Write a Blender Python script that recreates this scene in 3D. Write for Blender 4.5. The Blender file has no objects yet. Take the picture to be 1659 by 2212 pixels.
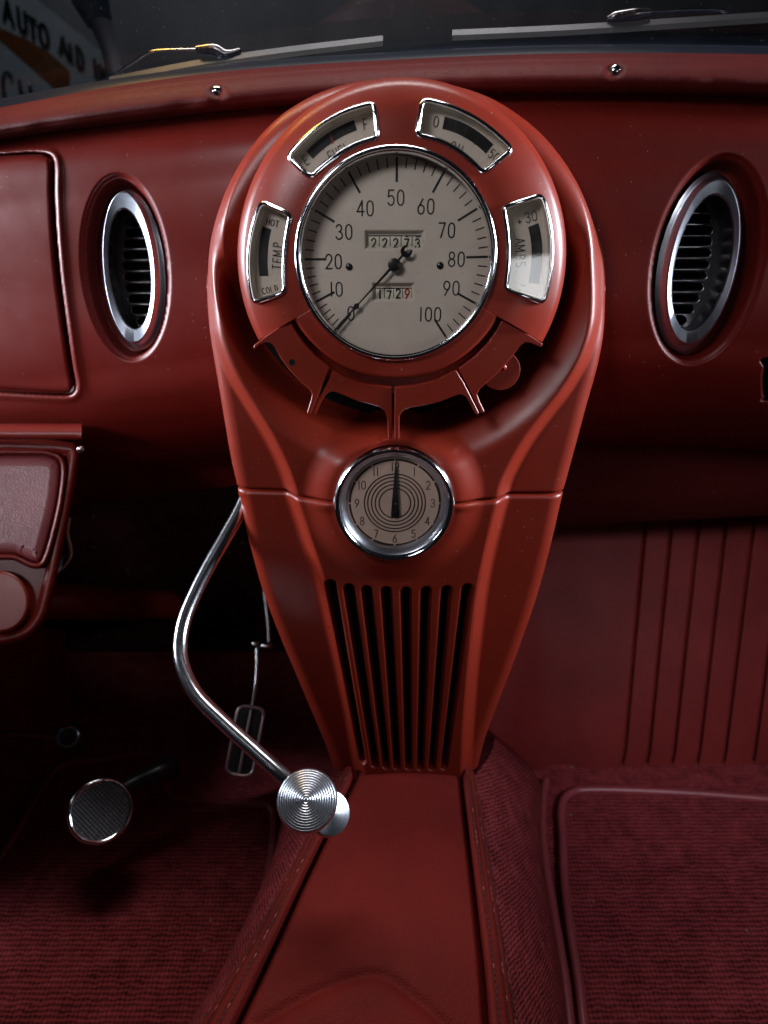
import bpy, bmesh, math, random
import numpy as np
from mathutils import Vector, Matrix
random.seed(4); rng = np.random.default_rng(7)
R_ = math.radians

# ------------------------------------------------------------------ camera, world, lamps, exposure
scene = bpy.context.scene
COL = scene.collection
CAMZ = 0.80
PITCH = 30.0
cam_d = bpy.data.cameras.new('camera'); cam = bpy.data.objects.new('camera', cam_d); COL.objects.link(cam)
cam.location = (0, 0, CAMZ); cam.rotation_euler = (R_(90 - PITCH), 0, 0)
cam_d.sensor_fit = 'VERTICAL'; cam_d.sensor_height = 36; cam_d.lens = 24.0
cam_d.clip_start = 0.02; cam_d.clip_end = 60
cam_d.dof.use_dof = True; cam_d.dof.focus_distance = 0.53; cam_d.dof.aperture_fstop = 4.5
scene.camera = cam
w = bpy.data.worlds.new('World'); scene.world = w; w.use_nodes = True
w.node_tree.nodes['Background'].inputs['Color'].default_value = (0.55, 0.62, 0.8, 1)
w.node_tree.nodes['Background'].inputs['Strength'].default_value = 0.006
scene.view_settings.view_transform = 'Standard'; scene.view_settings.look = 'None'
scene.view_settings.exposure = 0.0; scene.view_settings.gamma = 1.0

def area(name, loc, target, sx, sy, power, col, spread=180):
    d = bpy.data.lights.new(name, 'AREA'); d.shape = 'RECTANGLE'; d.size = sx; d.size_y = sy
    d.energy = power; d.color = col; d.spread = R_(spread)
    o = bpy.data.objects.new(name, d); COL.objects.link(o)
    o.location = (loc[0], loc[1], loc[2] + CAMZ)
    v = Vector((target[0], target[1], target[2])) - Vector(loc)
    o.rotation_euler = v.to_track_quat('-Z', 'Y').to_euler()
    return o
# daylight through the two door windows, a little from the rear window, warm garage lamp ahead, plus added fill lamps
area('side_window_light_left',  (-1.05, 0.605, 0.04), (0, 0.545, -0.18), 0.24, 0.44, 2.1, (0.84, 0.90, 1.0), 46)
area('side_window_light_right', (1.05, 0.515, 0.09), (0, 0.54, -0.17), 0.24, 0.38, 2.4, (0.84, 0.90, 1.0), 46)
area('overhead_garage_light', (-0.12, 0.79, 0.80), (-0.10, 0.32, -0.6), 0.80, 0.14, 1.8, (1.0, 0.93, 0.92), 80)
area('passenger_side_fill', (0.58, -0.12, 0.34), (0.42, 0.58, -0.66), 0.30, 0.16, 0.42, (0.90, 0.90, 1.0), 44)  # added unseen lamp that brightens the toe board and tunnel carpet
area('front_seat_fill', (-0.36, 0.02, 0.36), (0.02, 0.54, -0.10), 0.24, 0.14, 0.20, (0.97, 0.95, 1.0), 48)
area('rear_quarter_window_right', (0.78, -0.80, 0.12), (0.1, 0.54, -0.05), 0.16, 0.12, 0.035, (0.95, 0.97, 1.0), 40)
area('garage_lamp_warm', (-0.40, 0.80, 0.45), (-0.28, 0.6, 0.0), 0.12, 0.12, 0.20, (1.0, 0.55, 0.12), 70)
area('sign_fill', (-0.45, 0.95, 0.75), (-0.95, 1.6, 0.15), 0.3, 0.2, 0.20, (0.85, 0.92, 1.0), 90)  # added unseen lamp that brightens the sign board
area('driver_window_light', (-0.72, -0.22, 0.26), (-0.32, 0.56, -0.25), 0.34, 0.20, 0.13, (0.92, 0.92, 1.0), 22)
area('garage_wall_fill', (-0.6, 2.2, 1.9), (-0.6, 3.4, 0.3), 0.8, 0.4, 6.0, (0.85, 0.9, 1.0), 150)  # added unseen lamp that lifts the far wall out of black

# ------------------------------------------------------------------ projection helpers (photo pixel -> real point at a chosen depth)
F = 1475.0; CX = 829.5; CY = 1106.0
ca, sa = math.cos(R_(PITCH)), math.sin(R_(PITCH))
def ray(px, py):
    px = np.asarray(px, float); py = np.asarray(py, float)
    r = (px - CX) / F; u = -(py - CY) / F
    return np.stack([r + 0 * u, ca + u * sa + 0 * r, -sa + u * ca + 0 * r], -1)
CAM = np.array([0, 0, CAMZ])
def PY(px, py, y):
    d = ray(px, py); return CAM + d * (np.asarray(y, float) / d[..., 1])[..., None]
def PZ(px, py, z):
    d = ray(px, py); return CAM + d * (np.asarray(z, float) / d[..., 2])[..., None]
def PA(px, py, a):
    d = ray(px, py); return CAM + d * np.asarray(a, float)[..., None]
# console plane: leans back ten degrees, faces the camera at the speedometer
TL = R_(10)
U = np.array([1., 0, 0]); V = np.array([0, math.sin(TL), math.cos(TL)]); N = np.array([0, -math.cos(TL), math.sin(TL)])
C0 = CAM + ray(829.5, 557) * 0.51
def con(u, v, h):
    u = np.asarray(u, float); v = np.asarray(v, float); h = np.asarray(h, float)
    u, v, h = np.broadcast_arrays(u, v, h)
    return C0 + u[..., None] * U + v[..., None] * V + h[..., None] * N
def uv(px, py, h=0.0):
    d = ray(px, py); h = np.asarray(h, float)
    t = ((C0 - CAM) @ N + h) / (d @ N)
    p = CAM + d * t[..., None] - C0
    return p @ U, p @ V
def uvp(pts, h=0.0):
    pts = np.asarray(pts, float); a, b = uv(pts[:, 0], pts[:, 1], h); return np.stack([a, b], -1)

def catmull(pts, n, closed=False):
    P = np.asarray(pts, float); m = len(P)
    if closed: Q = np.vstack([P[-1], P, P[0], P[1]]); segs = m
    else: Q = np.vstack([2 * P[0] - P[1], P, 2 * P[-1] - P[-2]]); segs = m - 1
    t = np.linspace(0, segs, n, endpoint=not closed); i = np.minimum(t.astype(int), segs - 1); f = (t - i)[:, None]
    a, b, c, d = Q[i], Q[i + 1], Q[i + 2], Q[i + 3]
    return 0.5 * (2 * b + (c - a) * f + (2 * a - 5 * b + 4 * c - d) * f ** 2 + (3 * b - a - 3 * c + d) * f ** 3)
def smoothf(xs, ys):
    xs = np.asarray(xs, float); ys = np.asarray(ys, float)
    m = np.gradient(ys, xs)
    def f(x):
        x = np.asarray(x, float); i = np.clip(np.searchsorted(xs, x) - 1, 0, len(xs) - 2)
        h = xs[i + 1] - xs[i]; t = np.clip((x - xs[i]) / h, -0.5, 1.5)
        return ((2*t**3-3*t**2+1)*ys[i] + (t**3-2*t**2+t)*h*m[i] + (-2*t**3+3*t**2)*ys[i+1] + (t**3-t**2)*h*m[i+1])
    return f
def resample(P, n, closed=False):
    P = np.asarray(P, float)
    if closed: P = np.vstack([P, P[:1]])
    s = np.r_[0, np.cumsum(np.linalg.norm(np.diff(P, axis=0), axis=1))]
    t = np.linspace(0, s[-1], n, endpoint=not closed)
    return np.stack([np.interp(t, s, P[:, k]) for k in range(P.shape[1])], -1)
def ss(x, a=0., b=1.):
    t = np.clip((np.asarray(x, float) - a) / (b - a), 0, 1); return t * t * (3 - 2 * t)
def seg_dist(X, Y, P, closed=False):
    P = np.asarray(P, float)
    if closed: P = np.vstack([P, P[:1]])
    best = np.full(X.shape, 1e9)
    for i in range(len(P) - 1):
        ax, ay = P[i]; bx, by = P[i + 1]; dx, dy = bx - ax, by - ay
        L = dx * dx + dy * dy + 1e-18
        t = np.clip(((X - ax) * dx + (Y - ay) * dy) / L, 0, 1)
        best = np.minimum(best, (X - ax - t * dx) ** 2 + (Y - ay - t * dy) ** 2)
    return np.sqrt(best)
def inside(X, Y, P):
    P = np.asarray(P, float); r = np.zeros(X.shape, bool); n = len(P)
    for i in range(n):
        x1, y1 = P[i]; x2, y2 = P[(i + 1) % n]
        if y1 == y2: continue
        c = ((y1 > Y) != (y2 > Y)) & (X < (x2 - x1) * (Y - y1) / (y2 - y1) + x1)
        r ^= c
    return r
def sdist(X, Y, P):
    d = seg_dist(X, Y, P, True); return np.where(inside(X, Y, P), -d, d)

# ------------------------------------------------------------------ materials
MATS = {}
def nodes(name):
    m = bpy.data.materials.new(name); m.use_nodes = True; nt = m.node_tree
    return m, nt, nt.nodes['Principled BSDF']
def tex_coord(nt, scale=1.0, rot=(0, 0, 0)):
    tc = nt.nodes.new('ShaderNodeNewGeometry'); mp = nt.nodes.new('ShaderNodeMapping')
    mp.inputs['Scale'].default_value = (scale,) * 3 if not isinstance(scale, tuple) else scale
    mp.inputs['Rotation'].default_value = rot
    nt.links.new(tc.outputs['Position'], mp.inputs['Vector']); return mp.outputs['Vector']
def noise(nt, vec, scale, detail=3, rough=0.55):
    n = nt.nodes.new('ShaderNodeTexNoise'); n.inputs['Scale'].default_value = scale
    n.inputs['Detail'].default_value = detail; n.inputs['Roughness'].default_value = rough
    nt.links.new(vec, n.inputs['Vector']); return n.outputs['Fac']
def ramp(nt, fac, stops):
    r = nt.nodes.new('ShaderNodeValToRGB'); cr = r.color_ramp
    cr.elements[0].position = stops[0][0]; cr.elements[0].color = (*stops[0][1], 1)
    cr.elements[1].position = stops[-1][0]; cr.elements[1].color = (*stops[-1][1], 1)
    for p, c in stops[1:-1]:
        e = cr.elements.new(p); e.color = (*c, 1)
    nt.links.new(fac, r.inputs['Fac']); return r.outputs['Color']
def math_n(nt, op, a, b=None):
    m = nt.nodes.new('ShaderNodeMath'); m.operation = op
    for i, x in enumerate((a, b)):
        if x is None: continue
        if isinstance(x, (int, float)): m.inputs[i].default_value = x
        else: nt.links.new(x, m.inputs[i])
    return m.outputs[0]
def bump(nt, b, height, strength, dist):
    n = nt.nodes.new('ShaderNodeBump'); n.inputs['Strength'].default_value = strength; n.inputs['Distance'].default_value = dist
    nt.links.new(height, n.inputs['Height']); nt.links.new(n.outputs['Normal'], b.inputs['Normal'])
def speck(nt, vec, scale, thr):
    """little dust grains: 1 inside a grain"""
    v = nt.nodes.new('ShaderNodeTexVoronoi'); v.inputs['Scale'].default_value = scale; nt.links.new(vec, v.inputs['Vector'])
    c = nt.nodes.new('ShaderNodeSeparateColor'); nt.links.new(v.outputs['Color'], c.inputs[0])
    a = math_n(nt, 'LESS_THAN', v.outputs['Distance'], 0.16)
    b = math_n(nt, 'LESS_THAN', c.outputs[0], thr)
    return math_n(nt, 'MULTIPLY', a, b)

def paint(name, col, rough=0.36, dust=0.05, spec=0.45):
    m, nt, b = nodes(name); v = tex_coord(nt)
    n1 = noise(nt, v, 9, 3)
    c = ramp(nt, n1, [(0.3, tuple(x * 0.9 for x in col)), (0.7, tuple(min(1, x * 1.08) for x in col))])
    mix = nt.nodes.new('ShaderNodeMix'); mix.data_type = 'RGBA'
    nt.links.new(speck(nt, v, 300, dust), mix.inputs['Factor']); nt.links.new(c, mix.inputs['A'])
    mix.inputs['B'].default_value = (0.30, 0.16, 0.13, 1)
    nt.links.new(mix.outputs['Result'], b.inputs['Base Color'])
    r = ramp(nt, noise(nt, v, 30, 4), [(0.3, (rough - .03,) * 3), (0.7, (rough + .05,) * 3)])
    nt.links.new(r, b.inputs['Roughness'])
    bump(nt, b, noise(nt, v, 900, 2), 0.16, 0.0004)
    b.inputs['IOR'].default_value = 1.5; b.inputs['Specular IOR Level'].default_value = spec
    return m
def leather(name, col, rough=0.5, gscale=650, strength=0.35, dist=0.0006):
    m, nt, b = nodes(name); v = tex_coord(nt)
    vo = nt.nodes.new('ShaderNodeTexVoronoi'); vo.feature = 'DISTANCE_TO_EDGE'; vo.inputs['Scale'].default_value = gscale
    wob = nt.nodes.new('ShaderNodeMix'); wob.data_type = 'VECTOR'
    nz = nt.nodes.new('ShaderNodeTexNoise'); nz.inputs['Scale'].default_value = gscale * .35; nt.links.new(v, nz.inputs['Vector'])
    vm = nt.nodes.new('ShaderNodeVectorMath'); vm.operation = 'MULTIPLY_ADD'
    nt.links.new(nz.outputs['Color'], vm.inputs[0]); vm.inputs[1].default_value = (0.0022,) * 3; nt.links.new(v, vm.inputs[2])
    nt.links.new(vm.outputs[0], vo.inputs['Vector'])
    e = math_n(nt, 'MINIMUM', vo.outputs['Distance'], 0.28)
    n2 = noise(nt, v, 60, 4)
    hgt = math_n(nt, 'ADD', e, math_n(nt, 'MULTIPLY', n2, 0.7))
    c = ramp(nt, noise(nt, v, 14, 5), [(0.3, tuple(x * 0.82 for x in col)), (0.7, tuple(x * 1.12 for x in col))])
    nt.links.new(c, b.inputs['Base Color'])
    b.inputs['Roughness'].default_value = rough; b.inputs['Specular IOR Level'].default_value = 0.12
    bump(nt, b, hgt, strength, dist); return m
def weave(name, col, pitch=0.0042, rot=(0, 0, 0)):
    """coarse looped wool carpet: rows of small loops"""
    m, nt, b = nodes(name); v = tex_coord(nt, 1.0, rot)
    sx = nt.nodes.new('ShaderNodeSeparateXYZ')
    nz = nt.nodes.new('ShaderNodeTexNoise'); nz.inputs['Scale'].default_value = 90; nt.links.new(v, nz.inputs['Vector'])
    vm = nt.nodes.new('ShaderNodeVectorMath'); vm.operation = 'MULTIPLY_ADD'
    nt.links.new(nz.outputs['Color'], vm.inputs[0]); vm.inputs[1].default_value = (0.0042,) * 3; nt.links.new(v, vm.inputs[2])
    nt.links.new(vm.outputs[0], sx.inputs[0])
    k = 2 * math.pi / pitch
    X = math_n(nt, 'SINE', math_n(nt, 'MULTIPLY', sx.outputs[0], k))
    Yz = math_n(nt, 'ADD', sx.outputs[1], sx.outputs[2])
    row = math_n(nt, 'MULTIPLY', Yz, k * .9)
    Y = math_n(nt, 'SINE', row)
    loops = math_n(nt, 'ADD', math_n(nt, 'MULTIPLY', X, 0.22), math_n(nt, 'MULTIPLY', Y, 0.5))
    fuzz = noise(nt, v, 1500, 2)
    h = math_n(nt, 'ADD', loops, math_n(nt, 'MULTIPLY', math_n(nt, 'SUBTRACT', fuzz, 0.5), 2.6))
    big = noise(nt, v, 55, 5, 0.7)
    tot = math_n(nt, 'ADD', math_n(nt, 'MULTIPLY', h, 0.22), math_n(nt, 'MULTIPLY', big, 0.55))
    c = ramp(nt, tot, [(0.08, tuple(x * 0.22 for x in col)), (0.30, col), (0.60, tuple(min(1, x * 1.9 + .02) for x in col))])
    mix = nt.nodes.new('ShaderNodeMix'); mix.data_type = 'RGBA'
    nt.links.new(speck(nt, v, 90, .05), mix.inputs['Factor']); nt.links.new(c, mix.inputs['A']); mix.inputs['B'].default_value = (0.30, 0.16, 0.16, 1)
    nt.links.new(mix.outputs['Result'], b.inputs['Base Color'])
    b.inputs['Roughness'].default_value = 0.95; b.inputs['Specular IOR Level'].default_value = 0.1
    b.inputs['Sheen Weight'].default_value = 0.0
    bump(nt, b, h, 0.9, 0.0012); return m
def metal(name, col, rough, scratch=0.25, aniso=0):
    m, nt, b = nodes(name); v = tex_coord(nt)
    b.inputs['Base Color'].default_value = (*col, 1); b.inputs['Metallic'].default_value = 1
    v2 = tex_coord(nt, (1.0, 1.0, 6.0), (0.4, 0.7, 0.2))
    r = ramp(nt, noise(nt, v2, 160, 5, 0.7), [(0.35, (rough,) * 3), (0.75, (rough + scratch * .5,) * 3)])
    nt.links.new(r, b.inputs['Roughness'])
    bump(nt, b, noise(nt, v, 500, 2), 0.04, 0.0003); return m
def plain(name, col, rough=0.5, metallic=0, var=0.12, nscale=40, bmp=0.05):
    m, nt, b = nodes(name); v = tex_coord(nt)
    c = ramp(nt, noise(nt, v, nscale, 4), [(0.3, tuple(x * (1 - var) for x in col)), (0.7, tuple(min(1, x * (1 + var)) for x in col))])
    nt.links.new(c, b.inputs['Base Color']); b.inputs['Roughness'].default_value = rough; b.inputs['Metallic'].default_value = metallic
    bump(nt, b, noise(nt, v, nscale * 12, 2), bmp, 0.0004); return m
def glass(name, tint=(1, 1, 1), refl=1.0, dustf=0.0):
    m = bpy.data.materials.new(name); m.use_nodes = True; nt = m.node_tree
    nt.nodes.remove(nt.nodes['Principled BSDF']); out = nt.nodes['Material Output']
    t = nt.nodes.new('ShaderNodeBsdfTransparent'); t.inputs[0].default_value = (*tint, 1)
    g = nt.nodes.new('ShaderNodeBsdfGlossy'); g.inputs['Roughness'].default_value = 0.03
    ge = nt.nodes.new('ShaderNodeNewGeometry'); dp = nt.nodes.new('ShaderNodeVectorMath'); dp.operation = 'DOT_PRODUCT'
    nt.links.new(ge.outputs['Normal'], dp.inputs[0]); nt.links.new(ge.outputs['Incoming'], dp.inputs[1])
    frv = math_n(nt, 'ADD', math_n(nt, 'MULTIPLY', math_n(nt, 'POWER', math_n(nt, 'SUBTRACT', 1.0, math_n(nt, 'ABSOLUTE', dp.outputs['Value'])), 5.0), .9), .045)
    mx = nt.nodes.new('ShaderNodeMixShader')
    nt.links.new(math_n(nt, 'MULTIPLY', frv, refl), mx.inputs[0]); nt.links.new(t.outputs[0], mx.inputs[1]); nt.links.new(g.outputs[0], mx.inputs[2])
    last = mx.outputs[0]
    if dustf:
        v = tex_coord(nt); d = nt.nodes.new('ShaderNodeBsdfDiffuse'); d.inputs[0].default_value = (0.6, 0.58, 0.55, 1)
        m2 = nt.nodes.new('ShaderNodeMixShader')
        hz = ramp(nt, noise(nt, v, 25, 6, 0.7), [(0.45, (0,) * 3), (0.8, (dustf,) * 3)])
        s = math_n(nt, 'MULTIPLY', speck(nt, v, 420, .05), 0.4)
        nt.links.new(math_n(nt, 'MAXIMUM', hz, s), m2.inputs[0])
        nt.links.new(last, m2.inputs[1]); nt.links.new(d.outputs[0], m2.inputs[2]); last = m2.outputs[0]
    nt.links.new(last, out.inputs['Surface']); return m

M_RED = paint('red_enamel', (0.205, 0.0180, 0.0078), 0.35)
M_RED2 = paint('red_enamel_dash', (0.150, 0.012, 0.008), 0.36, spec=0.28)
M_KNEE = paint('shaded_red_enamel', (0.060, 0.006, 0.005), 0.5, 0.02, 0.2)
M_LEA = leather('red_leather', (0.145, 0.011, 0.008), 0.62, 420, 0.8, 0.0010)
M_PAD = leather('oxblood_leather', (0.095, 0.010, 0.009), 0.50, 620, 0.5, 0.0008)
M_LEA2 = leather('maroon_leather', (0.165, 0.019, 0.018), 0.44, 420, 0.4, 0.0006)
M_INS = leather('window_sheen_leather', (0.24, 0.045, 0.05), 0.38, 420, 0.5, 0.0006)  # window sheen put into a paler leather colour
M_INS.node_tree.nodes['Principled BSDF'].inputs['Specular IOR Level'].default_value = 0.6
M_PIPE = leather('piping_leather', (0.26, 0.050, 0.060), 0.36, 800, 0.2, 0.0004)
M_PIPE.node_tree.nodes['Principled BSDF'].inputs['Specular IOR Level'].default_value = 0.5
M_CARP = weave('wine_carpet', (0.31, 0.045, 0.052), 0.0040)
M_BULK = weave('shaded_carpet', (0.05, 0.007, 0.008), 0.0040)  # carpet copy darkened to stand for the footwell shade
M_MAT = weave('wine_mat', (0.30, 0.044, 0.052), 0.0046)
M_CHR = metal('chrome', (0.80, 0.81, 0.84), 0.07, 0.22)
M_CHRS = metal('satin_steel', (0.66, 0.70, 0.80), 0.30, 0.12)
M_SLAT = metal('slat_chrome', (0.75, 0.76, 0.80), 0.30, 0.05)
M_THROAT = plain('dark_throat', (.06, .055, .06), .25, .8, 0, 10, 0)
M_LEV = metal('worn_chrome', (0.68, 0.70, 0.76), 0.17, 0.10)
M_ALU = metal('turned_aluminium', (0.72, 0.76, 0.84), 0.27, 0.1)
M_DCHR = metal('dark_chrome', (0.35, 0.33, 0.34), 0.18, 0.2)
M_DIAL = plain('cream_dial', (0.60, 0.52, 0.44), 0.42, 0, 0.07, 30, 0.02)
M_CLK = plain('pale_copper_dial', (0.80, 0.57, 0.46), 0.42, 0.0, 0.07, 60, 0.02)
M_WHEEL = plain('ivory_counter', (0.62, 0.58, 0.46), 0.5)
M_INK = plain('black_ink', (0.012, 0.011, 0.012), 0.35)
M_BRN = plain('brown_ink', (0.045, 0.026, 0.022), 0.4)
M_REDINK = plain('red_ink', (0.35, 0.02, 0.02), 0.5)
M_WIP = plain('wiper_grey', (.07, .07, .075), .42, .6)
M_BLK = plain('black_paint', (0.008, 0.008, 0.009), 0.3)
M_VOID_SHADE = plain('unlit_black', (0.002, 0.002, 0.002), 0.95)
M_RUB = plain('black_rubber', (0.018, 0.018, 0.02), 0.55)
M_GASK = plain('dark_blue_gasket', (0.006, 0.009, 0.018), 0.35)
M_THR = plain('dark_thread', (0.035, 0.006, 0.007), 0.6)
M_THR2 = plain('pale_thread', (0.20, 0.07, 0.06), 0.6)
M_GLASS = glass('instrument_glass', (0.96, 0.96, 0.95), 1.0, 0.06)
M_WS = glass('windscreen_glass', (0.9, 0.93, 0.93), 0.7, 0.03)

# ------------------------------------------------------------------ mesh helpers
class MB:
    def __init__(s): s.v = []; s.f = []; s.m = []; s.n = 0
    def add(s, V_, F_, m=0):
        V_ = np.asarray(V_, float).reshape(-1, 3); s.v.append(V_)
        for f in F_: s.f.append(tuple(int(i) + s.n for i in f))
        if isinstance(m, int): s.m += [m] * len(F_)
        else: s.m += list(m)
        s.n += len(V_); return s
    def grid(s, P, m=0, closed_u=False, closed_v=False, keep=None, flip=False):
        a, b = P.shape[:2]; idx = np.arange(a * b).reshape(a, b)
        if closed_u: idx = np.vstack([idx, idx[:1]])
        if closed_v: idx = np.hstack([idx, idx[:, :1]])
        q = np.stack([idx[:-1, :-1], idx[1:, :-1], idx[1:, 1:], idx[:-1, 1:]], -1).reshape(-1, 4)
        if flip: q = q[:, ::-1]
        if keep is not None:
            k = keep.reshape(-1); q = q[k]
            if not isinstance(m, int): m = np.asarray(m).reshape(-1)[k]
        if not isinstance(m, int): m = [int(x) for x in np.asarray(m).reshape(-1)]
        return s.add(P.reshape(-1, 3), q.tolist(), m)
    def box(s, c, sx, sy, sz, m=0, ax=None):
        c = np.asarray(c, float); A = np.eye(3) if ax is None else np.asarray(ax, float)
        P = [c + A[0] * i * sx / 2 + A[1] * j * sy / 2 + A[2] * k * sz / 2 for i in (-1, 1) for j in (-1, 1) for k in (-1, 1)]
        return s.add(P, [(0, 1, 3, 2), (4, 6, 7, 5), (0, 4, 5, 1), (2, 3, 7, 6), (0, 2, 6, 4), (1, 5, 7, 3)], m)
    def tube(s, path, r, n=16, m=0, cap=True, closed=False, flat=1.0):
        P = np.asarray(path, float); k = len(P); r = np.broadcast_to(np.asarray(r, float), (k,))
        if closed: T = np.roll(P, -1, 0) - np.roll(P, 1, 0)
        else: T = np.gradient(P, axis=0)
        T /= np.linalg.norm(T, axis=1)[:, None] + 1e-12
        ref = np.array([0, 0, 1.]) if abs(T[0][2]) < .9 else np.array([0, 1., 0])
        a = np.cross(T[0], ref); a /= np.linalg.norm(a); rings = []
        for i in range(k):
            a = a - T[i] * (a @ T[i]); a /= np.linalg.norm(a); b = np.cross(T[i], a)
            th = np.linspace(0, 2 * np.pi, n, endpoint=False)
            rings.append(P[i] + r[i] * (np.cos(th)[:, None] * a + flat * np.sin(th)[:, None] * b))
        G = np.array(rings); s.grid(G, m, closed_u=closed, closed_v=True)
        if cap and not closed:
            s.add(G[0], [list(range(n))], m); s.add(G[-1], [list(range(n))[::-1]], m)
        return s
    def lathe(s, c, ax, prof, n=96, m=0, mats=None):
        c = np.asarray(c, float); ax = np.asarray(ax, float) / np.linalg.norm(ax)
        e1 = np.cross(ax, [0, 0, 1.]);
        if np.linalg.norm(e1) < .05: e1 = np.cross(ax, [1., 0, 0])
        e1 /= np.linalg.norm(e1); e2 = np.cross(ax, e1)
        th = np.linspace(0, 2 * np.pi, n, endpoint=False)
        d = np.cos(th)[:, None] * e1 + np.sin(th)[:, None] * e2
        G = np.array([c + r * d + h * ax for r, h in prof])
        mm = m if mats is None else np.repeat(np.array(mats), n)
        s.grid(G, mm, closed_v=True); return s
    def ribbon(s, P2, w, place, m=0, closed=False, cap=True):
        """flat stroke in a plane; place(u,v)->3d"""
        P2 = np.asarray(P2, float)
        if closed: T = np.roll(P2, -1, 0) - np.roll(P2, 1, 0)
        else: T = np.gradient(P2, axis=0)
        T /= np.linalg.norm(T, axis=1)[:, None] + 1e-12
        Nn = np.stack([-T[:, 1], T[:, 0]], -1)
        wv = np.broadcast_to(np.asarray(w, float), (len(P2),))[:, None]
        if cap and not closed:
            P2 = P2.copy(); P2[0] -= T[0] * wv[0] * .35; P2[-1] += T[-1] * wv[-1] * .35
        L = P2 + Nn * wv / 2; Rr = P2 - Nn * wv / 2
        G = np.stack([place(L[:, 0], L[:, 1]), place(Rr[:, 0], Rr[:, 1])], 1)
        s.grid(G, m, closed_u=closed); return s
    def poly(s, pts3, m=0):
        from mathutils.geometry import delaunay_2d_cdt
        Q = np.asarray(pts3, float); c = Q.mean(0); _, _, vt_ = np.linalg.svd(Q - c); e = vt_[:2]; n_ = vt_[2]
        P2 = (Q - c) @ e.T; n = len(Q)
        r = delaunay_2d_cdt([Vector(p) for p in P2.tolist()], [(i, (i + 1) % n) for i in range(n)], [], 1, 1e-7)
        vo = np.array([[v_[0], v_[1]] for v_ in r[0]]); V3 = c + vo @ e
        hgt = (Q - c) @ n_
        for k_, og in enumerate(r[3]):
            if og: V3[k_] = Q[og[0]]
        return s.add(V3, [tuple(f) for f in r[2]], m)

def mesh(name, mb, mats, parent=None, smooth=True, angle=None, skirt=None, merge=False):
    if not isinstance(mats, (list, tuple)): mats = [mats]
    Vv = np.vstack(mb.v)
    org = Vector(parent['_o']) if parent is not None else Vector(Vv.mean(0))
    me = bpy.data.meshes.new(name)
    me.from_pydata((Vv - np.array(org)).tolist(), [], mb.f)
    for m in mats: me.materials.append(m)
    me.polygons.foreach_set('material_index', mb.m)
    bm = bmesh.new(); bm.from_mesh(me)
    if merge or skirt is not None: bmesh.ops.remove_doubles(bm, verts=bm.verts, dist=2e-6)
    if skirt is not None:
        be = [e for e in bm.edges if e.is_boundary]
        r = bmesh.ops.extrude_edge_only(bm, edges=be)
        vs = [g for g in r['geom'] if isinstance(g, bmesh.types.BMVert)]
        bmesh.ops.translate(bm, verts=vs, vec=Vector(skirt))
    bmesh.ops.recalc_face_normals(bm, faces=bm.faces)
    bm.to_mesh(me); bm.free()
    if smooth:
        me.polygons.foreach_set('use_smooth', [p.loop_total < 9 for p in me.polygons])
        if angle: 
            try: me.set_sharp_from_angle(angle=R_(angle))
            except Exception: pass
    o = bpy.data.objects.new(name, me); COL.objects.link(o)
    if parent is not None: o.parent = parent
    else: o.location = org
    o['_o'] = list(org); return o
def thing(name, label, cat, loc, group=None):
    o = bpy.data.objects.new(name, None); COL.objects.link(o); o.location = loc; o['_o'] = list(loc)
    o.empty_display_size = 0.02
    return tag(o, label, cat, group)
def tag(o, label=None, cat=None, group=None, kind=None):
    if label: o['label'] = label
    if cat: o['category'] = cat
    if group: o['group'] = group
    if kind: o['kind'] = kind
    return o

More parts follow.
